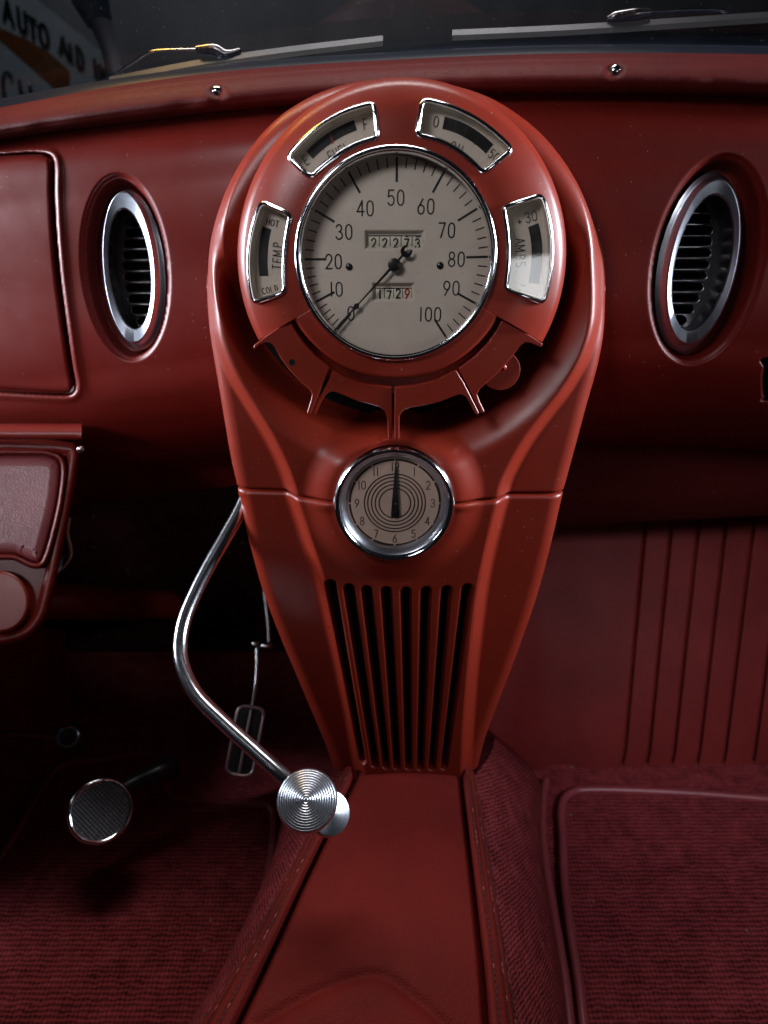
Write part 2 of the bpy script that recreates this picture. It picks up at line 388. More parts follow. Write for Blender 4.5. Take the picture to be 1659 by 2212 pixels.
# stroke lettering ---------------------------------------------------------
def A_(cx, cy, rx, ry, a0, a1, n=14):
    t = np.radians(np.linspace(a0, a1, n)); return [(cx + rx * math.cos(x), cy + ry * math.sin(x)) for x in t]
G = {
 '0': [A_(.3, .66, .27, .34, 0, 180, 10) + A_(.3, .34, .27, .34, 180, 360, 10) + [(.57, .66)]],
 '1': [[(.3, 0), (.3, 1)]],
 '2': [A_(.3, .72, .27, .28, 165, -35, 12) + [(.04, 0)], [(.04, 0), (.58, 0)]],
 '3': [A_(.28, .76, .24, .24, 160, -90, 12), A_(.28, .26, .29, .26, 90, -160, 14)],
 '4': [[(.45, 0), (.45, 1), (.0, .28), (.62, .28)]],
 '5': [[(.54, 1), (.12, 1), (.07, .56)] + A_(.29, .32, .28, .32, 130, -150, 14)],
 '6': [[(.46, 1), (.1, .5)] + A_(.3, .3, .27, .3, 160, 520, 20)],
 '7': [[(.03, 1), (.57, 1), (.2, 0)]],
 '8': [A_(.3, .76, .23, .24, -90, 270, 20), A_(.3, .26, .28, .26, 90, 450, 20)],
 '9': [[(.14, 0), (.5, .5)] + A_(.3, .7, .27, .3, -20, 340, 20)],
 'E': [[(.55, 1), (.08, 1), (.08, 0), (.55, 0)], [(.08, .5), (.48, .5)]],
 'F': [[(.55, 1), (.08, 1), (.08, 0)], [(.08, .5), (.48, .5)]],
 'U': [[(.05, 1), (.05, .3)] + A_(.3, .28, .25, .28, 180, 360, 12) + [(.55, 1)]],
 'L': [[(.08, 1), (.08, 0), (.55, 0)]],
 'O': [A_(.3, .5, .3, .5, 0, 360, 26)],
 'I': [[(.3, 0), (.3, 1)]],
 'T': [[(0, 1), (.6, 1)], [(.3, 1), (.3, 0)]],
 'M': [[(.0, 0), (.0, 1), (.32, .25), (.64, 1), (.64, 0)]],
 'P': [[(.08, 0), (.08, 1), (.3, 1)] + A_(.3, .75, .25, .25, 90, -90, 10) + [(.08, .5)]],
 'A': [[(0, 0), (.3, 1), (.6, 0)], [(.12, .36), (.48, .36)]],
 'S': [A_(.3, .75, .25, .25, 30, 270, 12) + A_(.3, .25, .26, .25, 90, -150, 12)],
 'H': [[(.05, 0), (.05, 1)], [(.55, 0), (.55, 1)], [(.05, .5), (.55, .5)]],
 'C': [A_(.32, .5, .3, .5, 50, 310, 20)],
 'D': [[(.08, 0), (.08, 1), (.25, 1)] + A_(.25, .5, .3, .5, 90, -90, 14) + [(.08, 0)]],
 'G': [A_(.32, .5, .3, .5, 50, 340, 20) + [(.6, .45), (.35, .45)]],
 'R': [[(.08, 0), (.08, 1), (.3, 1)] + A_(.3, .75, .25, .25, 90, -90, 10) + [(.08, .5)], [(.3, .5), (.55, 0)]],
 'N': [[(.05, 0), (.05, 1), (.55, 0), (.55, 1)]],
 '+': [[(.05, .45), (.55, .45)], [(.3, .2), (.3, .7)]],
 '-': [[(.05, .5), (.55, .5)]], ' ': [],
}
WID = {'1': .30, 'I': .30, 'M': .84, ' ': .4}
_lift = [0]
def text(mb, s, c, hgt, wd, place, rot=0.0, xs=1.0, gap=.22, m=0, bold=1.0):
    """place(u,v,dh)->3D; c = centre in the plane"""
    tot = sum(WID.get(ch, .6) for ch in s) + gap * (len(s) - 1)
    x = -tot / 2; cr, sr = math.cos(R_(rot)), math.sin(R_(rot))
    for ch in s:
        wch = WID.get(ch, .6); off = -(.3 - wch / 2) if ch in '1I' else 0
        for st in G[ch]:
            P = np.array(st); 
            if len(P) == 2: P = np.linspace(P[0], P[1], 4)
            X = (x + off + P[:, 0]) * hgt * xs; Yv = (P[:, 1] - .5) * hgt
            Q = np.stack([c[0] + X * cr - Yv * sr, c[1] + X * sr + Yv * cr], -1)
            _lift[0] = (_lift[0] + 1) % 8; dh = _lift[0] * 1.2e-5
            # split at sharp corners so that the strokes keep their width
            T = np.diff(P, axis=0); T /= np.linalg.norm(T, axis=1)[:, None] + 1e-9
            cut = [0] + [i + 1 for i in range(len(T) - 1) if T[i] @ T[i + 1] < .7] + [len(P) - 1]
            for a, b in zip(cut[:-1], cut[1:]):
                if b > a:
                    q = Q[a:b + 1]
                    if len(q) == 2: q = np.linspace(q[0], q[1], 3)
                    _lift[0] = (_lift[0] + 1) % 8; dh = _lift[0] * 1.2e-5
                    mb.ribbon(q, wd * bold, lambda u, v: place(u, v, dh), m)
        x += wch + gap
    return mb

# ================================================================== DASHBOARD
seam_py = smoothf([-160, 0, 300, 600, 850, 1210, 1450, 1659, 1830], [336, 305, 265, 232, 212, 204, 207, 215, 224])
seam_y = smoothf([-160, 0, 300, 600, 850, 1210, 1450, 1659, 1830], [.690, .675, .650, .632, .625, .618, .612, .606, .600])
prof = smoothf([-40, 0, 40, 150, 330, 520, 600, 650, 690, 720, 760], [.01, .0, -.016, -.030, -.038, -.043, -.038, -.022, .004, .04, .11])
def dash_y(px, py): return seam_y(px) + prof(py - seam_py(px))
VENTS = [dict(hole=(271, 577, 90, 197, 15), rings=[((288, 583, 69, 173, 14), .0230), ((288, 583, 69, 173, 14), .0098), ((287, 582, 66.5, 170, 14), .0090), ((286, 581, 64, 168, 13), .0084), ((286, 581, 64, 168, 13), .0070), ((284, 580, 61.5, 166, 13), .0064), ((283, 579, 59.5, 165, 13), .0056), ((281, 578, 58, 164, 13), .0042), ((278, 577, 55.5, 163, 12), .0025), ((278, 577, 54, 160, 12), .0018), ((279, 580, 47, 132, 12), .0035), ((280, 581, 44.5, 129, 12), .0055), ((286, 583, 44, 130, 12), .016), ((300, 586, 45, 132, 12), .036)], back=(302, 586, 44, 128, 12), n=10, side=1),
         dict(hole=(1530, 560, 117, 222, -38), rings=[((1508, 566, 87, 194, -34), .0230), ((1508, 566, 87, 194, -34), .0098), ((1510, 566, 84, 190, -34), .0090), ((1511, 566, 82, 188, -33), .0084), ((1511, 566, 82, 188, -33), .0070), ((1513, 566, 79.5, 185, -33), .0064), ((1514, 565, 78, 183, -33), .0056), ((1518, 565, 75, 180, -32), .0042), ((1520, 565, 73, 178, -32), .0025), ((1520, 565, 71, 175, -32), .0018), ((1518, 566, 62, 149, -29), .0035), ((1517, 567, 59, 145, -28), .0055), ((1508, 567, 58, 146, -28), .016), ((1486, 570, 57, 148, -28), .036)], back=(1484, 570, 56, 144, -28), n=11, side=-1)]
def ell(e, n=120, k=1.0):
    t = np.linspace(0, 2 * np.pi, n, endpoint=False); cx, cy, a, b, sh = e
    return np.stack([cx + k * (a * np.cos(t) - sh * -np.sin(t)), cy + k * b * np.sin(t)], -1)
DOOR = catmull([(-150, 338), (0, 334), (60, 330), (98, 332), (113, 342), (117, 365), (117, 420), (121, 500), (130, 600), (143, 700), (156, 790), (163, 828), (160, 845), (146, 853), (100, 852), (0, 846), (-150, 838)], 160)
DOORP = np.vstack([DOOR, [(-400, 838)], [(-400, 338)]])

dash = thing('dashboard', 'red painted dashboard with padded top roll, running full width behind the console', 'dashboard', tuple(PY(829, 500, .62)))
xs_ = np.linspace(-160, 1830, 700); ts_ = np.concatenate([np.linspace(-14, 0, 4)[:-1], np.linspace(0, 700, 270), np.linspace(702, 760, 20)])
PXg, Tg = np.meshgrid(xs_, ts_); PYg = seam_py(PXg) + Tg
Yg = dash_y(PXg, PYg)
for v in VENTS:
    P = ell(v['hole'], 90); sd = sdist(PXg, PYg, P)
    rg0 = v['rings'][0][0]; sdo = sdist(PXg, PYg, ell(rg0, 90)); qv = np.where(sd < 0, -sd / (-sd + np.maximum(sdo, 0) + 1e-3), 0); Yg += .003 * ss(-sd, -9, 0) + .019 * ss(qv, 0, .85)
    rg = v['rings'][0][0]; sd2 = sdist(PXg, PYg, ell((rg[0], rg[1], rg[2] - 6, rg[3] - 6, rg[4]), 90)); Yg += .045 * ss(-sd2, 0, 8)
sdD = sdist(PXg, PYg, DOORP)
lip = np.exp(-((sdD - 9) / 7.0) ** 2)
Yg += -.0022 * lip + .045 * ss(-sdD, -2, 4)
# opening at the right edge for the steering side / glove box: dark recess
RB = catmull([(1900, 764), (1664, 770), (1650, 795), (1645, 825), (1648, 855), (1666, 868), (1900, 872)], 60)
sdR = sdist(PXg, PYg, RB); Yg += .09 * ss(-sdR, 0, 3)
def widen(P):
    a = P[:, :1]; b = P[:, -1:]
    return np.concatenate([a + [-.5, 0.05, 0], a + [-.2, 0.01, 0], P, b + [.2, 0.01, 0], b + [.5, .05, 0]], 1)
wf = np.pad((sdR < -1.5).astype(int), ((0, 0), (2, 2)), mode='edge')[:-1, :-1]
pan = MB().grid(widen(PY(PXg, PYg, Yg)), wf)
mesh('panel', pan, [M_RED2, M_VOID_SHADE], dash)
# glove box door: its own rolled-edge sheet inside the opening
rr = np.linspace(0, 1, 190); cc = np.sin(np.linspace(0, np.pi / 2, 120)) 
pyr = 338 + (849 - 338) * rr
ed = catmull([(94, 334), (108, 345), (111, 370), (111, 420), (115, 500), (124, 600), (137, 700), (150, 790), (155, 828), (151, 843), (138, 849)], 190)
top_d = smoothf([-160, 0, 60, 110], [345, 340, 337, 340]); 
ed[:, 0] -= 4
X2 = -160 + (ed[:, 0][:, None] + 160) * cc[None, :]
Y2 = ed[:, 1][:, None] + 0 * X2
# blend the first and last rows to the sloping upper and lower edges
Y2 = Y2 + (top_d(X2) - 334) * (1 - ss(rr, 0, .5))[:, None] * 0 
topc = smoothf([-160, 0, 60, 112], [341, 337, 333.5, 334]); botc = smoothf([-160, 0, 100, 150], [834, 842, 848, 849])
tt = (ed[:, 1] - ed[0, 1]) / (ed[-1, 1] - ed[0, 1])
Y2 = topc(X2) * (1 - tt[:, None]) + botc(X2) * tt[:, None]
dd = sdist(X2, Y2, DOORP) * -1 - 6
roll = .005 * (1 - np.sqrt(np.clip(1 - (1 - np.clip(dd / 12, 0, 1)) ** 2, 0, 1)))
bul = -.004 * np.clip((X2 + 160) / 260, 0, 1) * np.sin(np.pi * tt)[:, None]
mesh('glovebox_door', MB().grid(PY(X2, Y2, dash_y(X2, Y2) + roll + .0012 + bul * .4)), [M_RED2], dash, skirt=(0, .02, 0))
# padded top roll
ptop = smoothf([-160, 0, 208, 469, 864, 1129, 1659, 1830], [262, 232, 193, 156, 128, 117, 117, 121])
fr_ = np.linspace(0, 1, 60); xs2 = np.linspace(-160, 1830, 500)
Xp, Fp = np.meshgrid(xs2, fr_)
sy = seam_py(Xp) + 1; ty = ptop(Xp)
Yp_ = sy + (ty - sy) * Fp
pd = smoothf([0, .04, .12, .3, .55, .8, .93, 1], [.012, -.004, -.016, -.024, -.022, -.010, .004, .030])
Dp = seam_y(Xp) + pd(Fp)
SCR = [(469, 198), (1329, 153)]
for sx_, sy_ in SCR:
    r = np.hypot(Xp - sx_, (Yp_ - sy_) * 1.05); Dp += .0055 * np.exp(-(r / 13) ** 2) - .0008 * np.exp(-((r - 24) / 12) ** 2)
# soft wrinkles along the lower right of the roll
Dp += .0007 * np.sin(Xp * .05 + 3 * np.sin(Xp * .013)) * np.exp(-((Fp - .3) / .25) ** 2) * np.sin(Xp * .011)
pp = PY(Xp, Yp_, Dp)
pad = mesh('top_pad', MB().grid(widen(pp)), [M_PAD], dash)
for sx_, sy_ in SCR:
    sc = MB(); c = PY(sx_, sy_, float(seam_y(sx_)) - .018); ax = CAM - c; ax /= np.linalg.norm(ax); ax = ax * .5 + np.array([0, -1, .25]) * .5; ax /= np.linalg.norm(ax)
    sc.lathe(c, ax, [(.0044, -.004), (.0044, -.001), (.0038, .0008), (.0022, .0018), (.0008, .0021), (.00001, .0021)], 32)
    e1 = np.cross(ax, [0, 0, 1.]); e1 /= np.linalg.norm(e1); e2 = np.cross(ax, e1)
    sc.box(c + ax * .0020, .0036, .0008, .0012, 1, (e1 * .9 + e2 * .4, e2 * .9 - e1 * .4, ax)); sc.box(c + ax * .00203, .0008, .0036, .0012, 1, (e1 * .9 + e2 * .4, e2 * .9 - e1 * .4, ax))
    mesh('screw', sc, [M_CHR, M_INK], pad, angle=40)
# rolled underside that turns back below the panel, then the knee board
und = []
for (dx, pts) in ((0, None),):
    X3 = np.linspace(-160, 1830, 120)
    b0 = seam_py(X3) + 742
    rows = []
    for f, dy, dpy in ((0, .075, 0), (.2, .10, 6), (.5, .13, 30), (1, .16, 66)):
        rows.append(PY(X3, b0 + dpy, seam_y(X3) + dy))
    mesh('lower_flange', MB().grid(widen(np.array(rows))), [M_RED2], dash)

# ---- air vents
for vi, v in enumerate(VENTS):
    ct = PY(v['hole'][0], v['hole'][1], float(dash_y(v['hole'][0], v['hole'][1])) + .03)
    lab = ['smaller oval chrome air vent left of the console, beside the glove box door', 'larger oval chrome air vent set in the dash right of the console'][vi]
    t = thing('air_vent', lab, 'air vent', tuple(ct), 'oval chrome air vents in the dashboard')
    by = float(dash_y(v['hole'][0], v['hole'][1]))
    def yb(P): return dash_y(P[:, 0], P[:, 1])
    rows = [];
    for e, d in v['rings']:
        P = ell(e, 144); rows.append(PY(P[:, 0], P[:, 1], yb(P) + d))
    rows = np.array(rows)
    mesh('bezel', MB().grid(rows[:12], closed_v=True), [M_CHRS], t, angle=35)
    mesh('throat', MB().grid(rows[11:], closed_v=True), [M_THROAT], t)
    e = v['back']; nn = v['n']; cx, cy, a, b, sh = e
    gx = np.linspace(-1.15, 1.15, 90); gy = np.linspace(-1.12, 1.12, 300)
    GX, GY = np.meshgrid(gx, gy)
    PX4 = cx + a * GX + sh * GY; PY4 = cy + b * GY
    pit = np.zeros_like(GX); sp = 2.0 * .93 / nn
    for k in range(nn):
        yk = -.93 + sp * (k + .5)
        half = math.sqrt(max(0.02, 1 - yk * yk)) * a - 9
        hh = sp * b * .37; half = max(half, hh + 1)
        ddx = np.abs(PX4 - (cx + sh * yk)) - (half - hh); ddx = np.maximum(ddx, 0)
        dd_ = np.hypot(ddx, PY4 - (cy + b * yk)) - hh
        pit = np.maximum(pit, ss(-dd_, -1.6, 2.2))
    D4 = dash_y(PX4, PY4) + .035 + pit * .014
    pc = (pit[:-1, :-1] + pit[1:, 1:]) / 2
    mesh('grille', MB().grid(PY(PX4, PY4, D4), (pc > .8).astype(int)), [M_SLAT, M_VOID_SHADE], t)

# ================================================================== CENTRE CONSOLE
OUT_L = [(515, 1068), (500, 1005), (482, 900), (465, 800), (452, 720), (443, 650), (442, 590), (450, 510), (475, 430), (515, 355), (565, 290), (620, 242), (690, 203), (760, 181), (830, 171)]
OUT_R = [(830, 171), (900, 172), (970, 184), (1050, 210), (1120, 252), (1180, 306), (1235, 380), (1275, 455), (1302, 530), (1313, 600), (1308, 700), (1292, 790), (1267, 880), (1240, 980), (1213, 1078)]
LOW_L = [(517, 1070), (535, 1160), (565, 1270), (600, 1365), (640, 1460), (680, 1555), (703, 1610), (716, 1650), (722, 1684)]
LOW_R = [(1213, 1078), (1190, 1180), (1160, 1290), (1120, 1405), (1080, 1510), (1052, 1585), (1037, 1640), (1030, 1684)]
RID_L = [(470, 560), (468, 620), (471, 690), (485, 750), (512, 815), (550, 880), (588, 945), (615, 1000), (632, 1045), (641, 1078), (657, 1130), (680, 1200), (699, 1260), (732, 1400), (764, 1550), (790, 1700)]
RID_R = [(1284, 560), (1284, 640), (1277, 710), (1256, 775), (1218, 840), (1172, 900), (1132, 955), (1101, 1010), (1083, 1050), (1076, 1085), (1060, 1150), (1044, 1220), (1030, 1300), (1013, 1450), (1003, 1580), (998, 1700)]
HE = -.026
oL = uvp(catmull(OUT_L, 160), HE); oR = uvp(catmull(OUT_R, 160), HE)
lL = uvp(catmull(LOW_L, 120), HE); lR = uvp(catmull(LOW_R, 120), HE)
OUTL = np.vstack([oL, oR, lR, lL[::-1]])
OUTL = OUTL[np.r_[True, np.linalg.norm(np.diff(OUTL, axis=0), axis=1) > 1e-5]]
# extend the bottom so that the edge roll ignores the bottom cut
side_lines = [np.vstack([lL[::-1] * 1.0, oL])[::2], np.vstack([oR, lR])[::2]]
rl = uvp(catmull(RID_L, 120), 0); rr_ = uvp(catmull(RID_R, 120), 0)
TC = uvp([(876, 590)], 0)[0]
def circ_between(p, q, c, n=60):
    a0 = math.atan2(p[1] - c[1], p[0] - c[0]); a1 = math.atan2(q[1] - c[1], q[0] - c[0])
    if a1 > a0: a1 -= 2 * np.pi
    t = np.linspace(0, 1, n)[1:-1]; r0 = np.linalg.norm(p - c); r1 = np.linalg.norm(q - c)
    return np.stack([c[0] + (r0 + (r1 - r0) * t) * np.cos(a0 + (a1 - a0) * t), c[1] + (r0 + (r1 - r0) * t) * np.sin(a0 + (a1 - a0) * t)], -1)
RAISED = np.vstack([rl[::-1], circ_between(rl[0], rr_[0], TC), rr_])
CLK = uvp([(851, 1091)], .012)[0]; RC = .0502
PITC = uvp([(868, 580)], 0)[0]
S0 = uvp([(855, 560)], 0)[0]
def con_h(u, v):
    sdR_ = sdist(u, v, RAISED)
    h = -.016 * ss(sdR_, -.003, .013)
    # rounded shoulder of the raised area
    dO = np.minimum(seg_dist(u, v, side_lines[0]), seg_dist(u, v, side_lines[1]))
    rw = .020 - .006 * ss(-(v + .01), 0, .06)
    rollo = (1 - np.sqrt(np.clip(1 - (1 - np.clip(dO / rw, 0, 1)) ** 2, 0, 1)))
    low = ss(-(v + .01), 0, .06)
    h = h - (.022 - .008 * low) * rollo
    rp = np.hypot(u - PITC[0], v - PITC[1])
    lowhalf = ss(-(v - PITC[1]), -.035, .045)
    h = h - (.008 + .034 * lowhalf) * ss(-(rp - .1315 + .002 * (1 - lowhalf)), -.030, .030)
    ckn = 1 - .8 * ss(-(np.hypot(u - CLK[0], v - CLK[1]) - RC * 1.45), 0, .016)
    h = h - .036 * lowhalf * ckn * ss(-(np.hypot(u - S0[0], v - S0[1]) - .1375), -.006, .006)
    rc = np.hypot(u - CLK[0], v - CLK[1])
    bumpf = ss(-(rc - RC * 1.55), 0, RC * .5)
    h = h - .035 * ss(-(rc - RC + .0015), 0, .001)
    h = h + .009 * bumpf * (1 - .35 * ss(-(v - CLK[1]), 0, .01))
    return h
seam_px = lambda x: 1068 + (x - 515) * .0145 + 7 * np.exp(-((x - 850) / 210.) ** 2)
console = thing('centre_console', 'flowing red centre console with round instrument hood above a slotted speaker grille', 'console', tuple(con(0.01, -.2, -.03)))
# upper shroud
vb = min(oL[0, 1], oR[-1, 1]); vt = max(oL[:, 1].max(), oR[:, 1].max())
sx_l = smoothf(np.sort(oL[:, 1])[::4], oL[np.argsort(oL[:, 1]), 0][::4])
t = np.linspace(0, 1, 330); vv = vt - (vt - vb) * (1 - np.cos(t * np.pi * .62)) / (1 - math.cos(math.pi * .62))
uL = np.interp(vv, oL[:, 1], oL[:, 0]); o2 = oR[::-1]; uR = np.interp(vv, o2[:, 1], o2[:, 0])
uL[0] = uR[0] = (uL[0] + uR[0]) / 2
scol = (1 - np.cos(np.linspace(0, np.pi, 340))) / 2 * .45 + np.linspace(0, 1, 340) * .55
Ug = uL[:, None] + (uR - uL)[:, None] * scol[None, :]
Vg = np.repeat(vv[:, None], 340, 1)
xs3 = np.linspace(480, 1240, 60); sm_uv = uvp(np.stack([xs3, seam_px(xs3)], -1), 0)
seam_v = lambda u: np.interp(u, sm_uv[:, 0], sm_uv[:, 1])
Vg = Vg + (seam_v(Ug) - vb) * ss(t, .35, 1)[:, None]
Hg = con_h(Ug, Vg)
dse = np.abs(Vg - seam_v(Ug)); Hg -= .0022 * (1 - np.sqrt(np.clip(1 - (1 - np.clip(dse / .0022, 0, 1)) ** 2, 0, 1)))
# back edge goes deep, lengthened to block side light
rw_ = np.hypot(Ug - S0[0], Vg - S0[1]); rw_ = (rw_[:-1, :-1] + rw_[1:, 1:]) / 2
mesh('upper_shroud', MB().grid(con(Ug, Vg, Hg), ((rw_ < .1305) & (Vg[:-1, :-1] < PITC[1] - .050) & (np.hypot(Ug - CLK[0], Vg - CLK[1])[:-1, :-1] > RC * 1.35)).astype(int)), [M_RED, M_VOID_SHADE], console, skirt=tuple(-N * .13))  # pit faces under the levers blackened to stand for the plate's shadow
# lower cover with slots
SL1 = [(707, 1070), (707, 1150), (709, 1256), (724, 1350), (744, 1460), (764, 1560), (784, 1653), (790, 1690)]
SL8 = [(1016, 1070), (1015, 1150), (1011, 1263), (1000, 1350), (988, 1460), (973, 1560), (959, 1663), (956, 1690)]
def xof(pts, hh=0.0):
    q = uvp(catmull(pts, 200), hh); q = q[np.argsort(q[:, 1])]
    return lambda v: np.interp(v, q[:, 1], q[:, 0])
fL, fR, fIL, fIR, f1, f8 = xof(LOW_L, HE), xof(LOW_R, HE), xof(RID_L), xof(RID_R), xof(SL1), xof(SL8)
vbot = uvp([(860, 1690)], 0)[0][1]; vtop = -1
slot_top = uvp([(712, 1253), (752, 1262), (791, 1266), (834, 1268), (877, 1269), (921, 1268), (966, 1266), (1011, 1262)], 0)
slot_bot = uvp([(784, 1652), (811, 1658), (835, 1661), (858, 1662), (883, 1663), (908, 1664), (933, 1664), (959, 1663)], 0)
tr = np.linspace(0, 1, 420)
gap = .0010
keys = []
nseg = [26, 22, 12] + [200] + [12, 22, 26]
rows_u = []; rows_v = []
v0 = seam_v(0.0)
for q in tr:
    vn = v0 + (vbot - v0) * q
    l, il, a1, a8, ir, r = fL(vn), fIL(vn), f1(vn), f8(vn), fIR(vn), fR(vn)
    sp = (a8 - a1) / 7
    e1_, e2_ = a1 - sp * .62, a8 + sp * .62
    il_i = il + (e1_ - il) * .45; ir_i = ir - (ir - e2_) * .45
    c = np.concatenate([np.linspace(l, l + (il - l) * .4, 27)[:-1], np.linspace(l + (il - l) * .4, il_i, 27)[:-1], np.linspace(il_i, e1_, 9)[:-1],
                        np.linspace(e1_, e2_, 215)[:-1], np.linspace(e2_, ir_i, 9)[:-1], np.linspace(ir_i, r - (r - ir) * .4, 27)[:-1], np.linspace(r - (r - ir) * .4, r, 27)])
    rows_u.append(c); rows_v.append(np.full(len(c), vn))
Ul = np.array(rows_u); Vl = np.array(rows_v)
Vl = Vl + (seam_v(Ul) - v0 - gap) * (1 - ss(tr, 0, .3))[:, None]
Hl = con_h(Ul, Vl)
dse = np.abs(Vl - (seam_v(Ul) - gap)); Hl += .0016 * (1 - ss(Vl - Vl, 0, 1)) * np.exp(-dse / .03)
Hl -= .0045 * (1 - np.sqrt(np.clip(1 - (1 - np.clip(dse / .0045, 0, 1)) ** 2, 0, 1)))
dk = np.full(Ul.shape, 1e9)
pxs = abs(uvp([(860, 1500)], 0)[0][0] - uvp([(861, 1500)], 0)[0][0])
for k in range(8):
    a, b = slot_top[k], slot_bot[k]; rt, rb = .0050, .0034
    L2 = (b - a) @ (b - a); a2 = a + (b - a) * rt / math.sqrt(L2); b2 = b - (b - a) * rb / math.sqrt(L2)
    d_ = b2 - a2; tq = np.clip(((Ul - a2[0]) * d_[0] + (Vl - a2[1]) * d_[1]) / (d_ @ d_), 0, 1)
    rad = rt + (rb - rt) * tq
    dk = np.minimum(dk, np.hypot(Ul - a2[0] - tq * d_[0], Vl - a2[1] - tq * d_[1]) - rad)
lipr = .0016
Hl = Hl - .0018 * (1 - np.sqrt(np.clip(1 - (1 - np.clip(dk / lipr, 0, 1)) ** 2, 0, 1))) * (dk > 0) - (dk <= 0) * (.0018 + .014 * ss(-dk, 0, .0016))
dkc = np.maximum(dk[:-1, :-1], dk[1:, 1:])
mesh('lower_cover', MB().grid(con(Ul, Vl, Hl), (dkc < -.0013).astype(int)), [M_RED, M_VOID_SHADE], console, skirt=tuple(-N * .19))  # unseen skirt lengthened to keep side light out of the left footwell

# instrument plate (annulus carrying the gauges)
S = uvp([(855, 557)], .024)[0]; RS = .0714
PC = uvp([(868, 576)], .004)[0]; RP = float(uvp([(1226, 576)], .004)[0][0] - PC[0])
def plate_h(u, v):
    r = np.hypot(u - S[0], v - S[1]); rp = np.hypot(u - PC[0], v - PC[1])
    x = np.clip((rp - .080) / (RP - .080), 0, 1.0)
    return .0225 - .015 * x ** 2.2 - .012 * (1 - np.sqrt(np.clip(1 - np.clip((rp - RP * .93) / (RP * .07), 0, 1) ** 2, 0, 1))) - .0
def bez(p0, pm, p1, n=24):
    p0, pm, p1 = map(lambda z: np.array(z, float), (p0, pm, p1)); c = 2 * pm - (p0 + p1) / 2; t = np.linspace(0, 1, n)[:, None]
    return (1 - t) ** 2 * p0 + 2 * t * (1 - t) * c + t ** 2 * p1
def rounded(sides, rad, n=200):
    out = []; m = len(sides)
    for i, sd in enumerate(sides):
        sd = resample(sd, 60); L = np.linalg.norm(np.diff(sd, axis=0), axis=1).sum(); k = int(round(rad / L * 59)); k = max(1, min(k, 25))
        nx = resample(sides[(i + 1) % m], 60); L2 = np.linalg.norm(np.diff(nx, axis=0), axis=1).sum(); k2 = max(1, min(int(round(rad / L2 * 59)), 25))
        out.append((sd, k, nx, k2))
    pts = []
    for i in range(m):
        sd, k, nx, k2 = out[i]; kp = out[i - 1][3]
        pts += list(sd[kp:60 - k])
        p0, c, p1 = sd[59 - k], sd[59], nx[k2]
        for t in np.linspace(0, 1, 10)[1:-1]: pts.append((1 - t) ** 2 * p0 + 2 * t * (1 - t) * c + t ** 2 * p1)
    return resample(np.array(pts), n, True)
def line(a, b): return np.array([a, b], float)
GA = {
 'fuel': [bez((614, 337), (704, 254), (812, 215)), line((812, 215), (821, 302)), bez((821, 302), (745, 330), (670, 390)), line((670, 390), (614, 337))],
 'oil':  [bez((909, 207), (1020, 243), (1115, 321)), line((1115, 321), (1043, 381)), bez((1043, 381), (974, 322), (895, 297)), line((895, 297), (909, 207))],
 'temp': [line((560, 428), (634, 461)), bez((634, 461), (619.5, 545), (620, 635)), line((620, 635), (542, 660)), bez((542, 660), (530, 545), (560, 428))],
 'amps': [line((1081, 445), (1176, 414)), bez((1176, 414), (1199, 536), (1179, 660)), line((1179, 660), (1086, 629)), bez((1086, 629), (1093, 538), (1081, 445))],
}
GO = {k: rounded([uvp(s_, .022) for s_ in sd], .006, 220) for k, sd in GA.items()}
ang = np.linspace(-28.3, 209.6, 620); angf = np.linspace(0, 360, 720, endpoint=False)
rA0, rA1 = RS * .99, RS * 1.207
def rout(th):
    d = np.stack([np.cos(th), np.sin(th)], -1); oc = S - PC; b = d @ oc; c = oc @ oc - RP ** 2
    return -b + np.sqrt(b * b - c)
pl = MB()
thf = np.radians(np.linspace(-150.4, -28.3, 300)); rads = np.linspace(rA0, rA1, 26)
def platepts(TH, RR):
    u = S[0] + RR * np.cos(TH); v = S[1] + RR * np.sin(TH); h = plate_h(u, v)
    return u, v, h
TH, RR = np.meshgrid(thf, rads, indexing='ij'); u, v, h = platepts(TH, RR)
h = h - .002 * (1 - np.sqrt(np.clip(1 - np.clip((RR - (rA1 - .003)) / .003, 0, 1) ** 2, 0, 1)))
pl.grid(con(u, v, h))
th2 = np.radians(ang); fr2 = np.concatenate([np.linspace(0, .85, 110), np.sin(np.linspace(0, np.pi / 2, 40)[1:]) * .15 + .85])
RR = rA0 + (rout(th2) - rA0)[:, None] * fr2[None, :]; TH = np.repeat(th2[:, None], len(fr2), 1)
u, v, h = platepts(TH, RR)
for k, o in GO.items(): h -= .022 * ss(-sdist(u, v, o), .0008, .0024)
pl.grid(con(u, v, h))
plate = mesh('instrument_plate', pl, [M_RED], console, skirt=tuple(-N * .03))
# backing ring seen behind the finger levers
bk = MB(); bk.lathe(con(*uvp([(855, 560)], -.004)[0], -.004), N, [(.02, -.010), (.1015, -.010), (.1035, -.0115), (.104, -.014), (.104, -.04)], 160)
mesh('backing_ring', bk, [M_RED], console, angle=50)

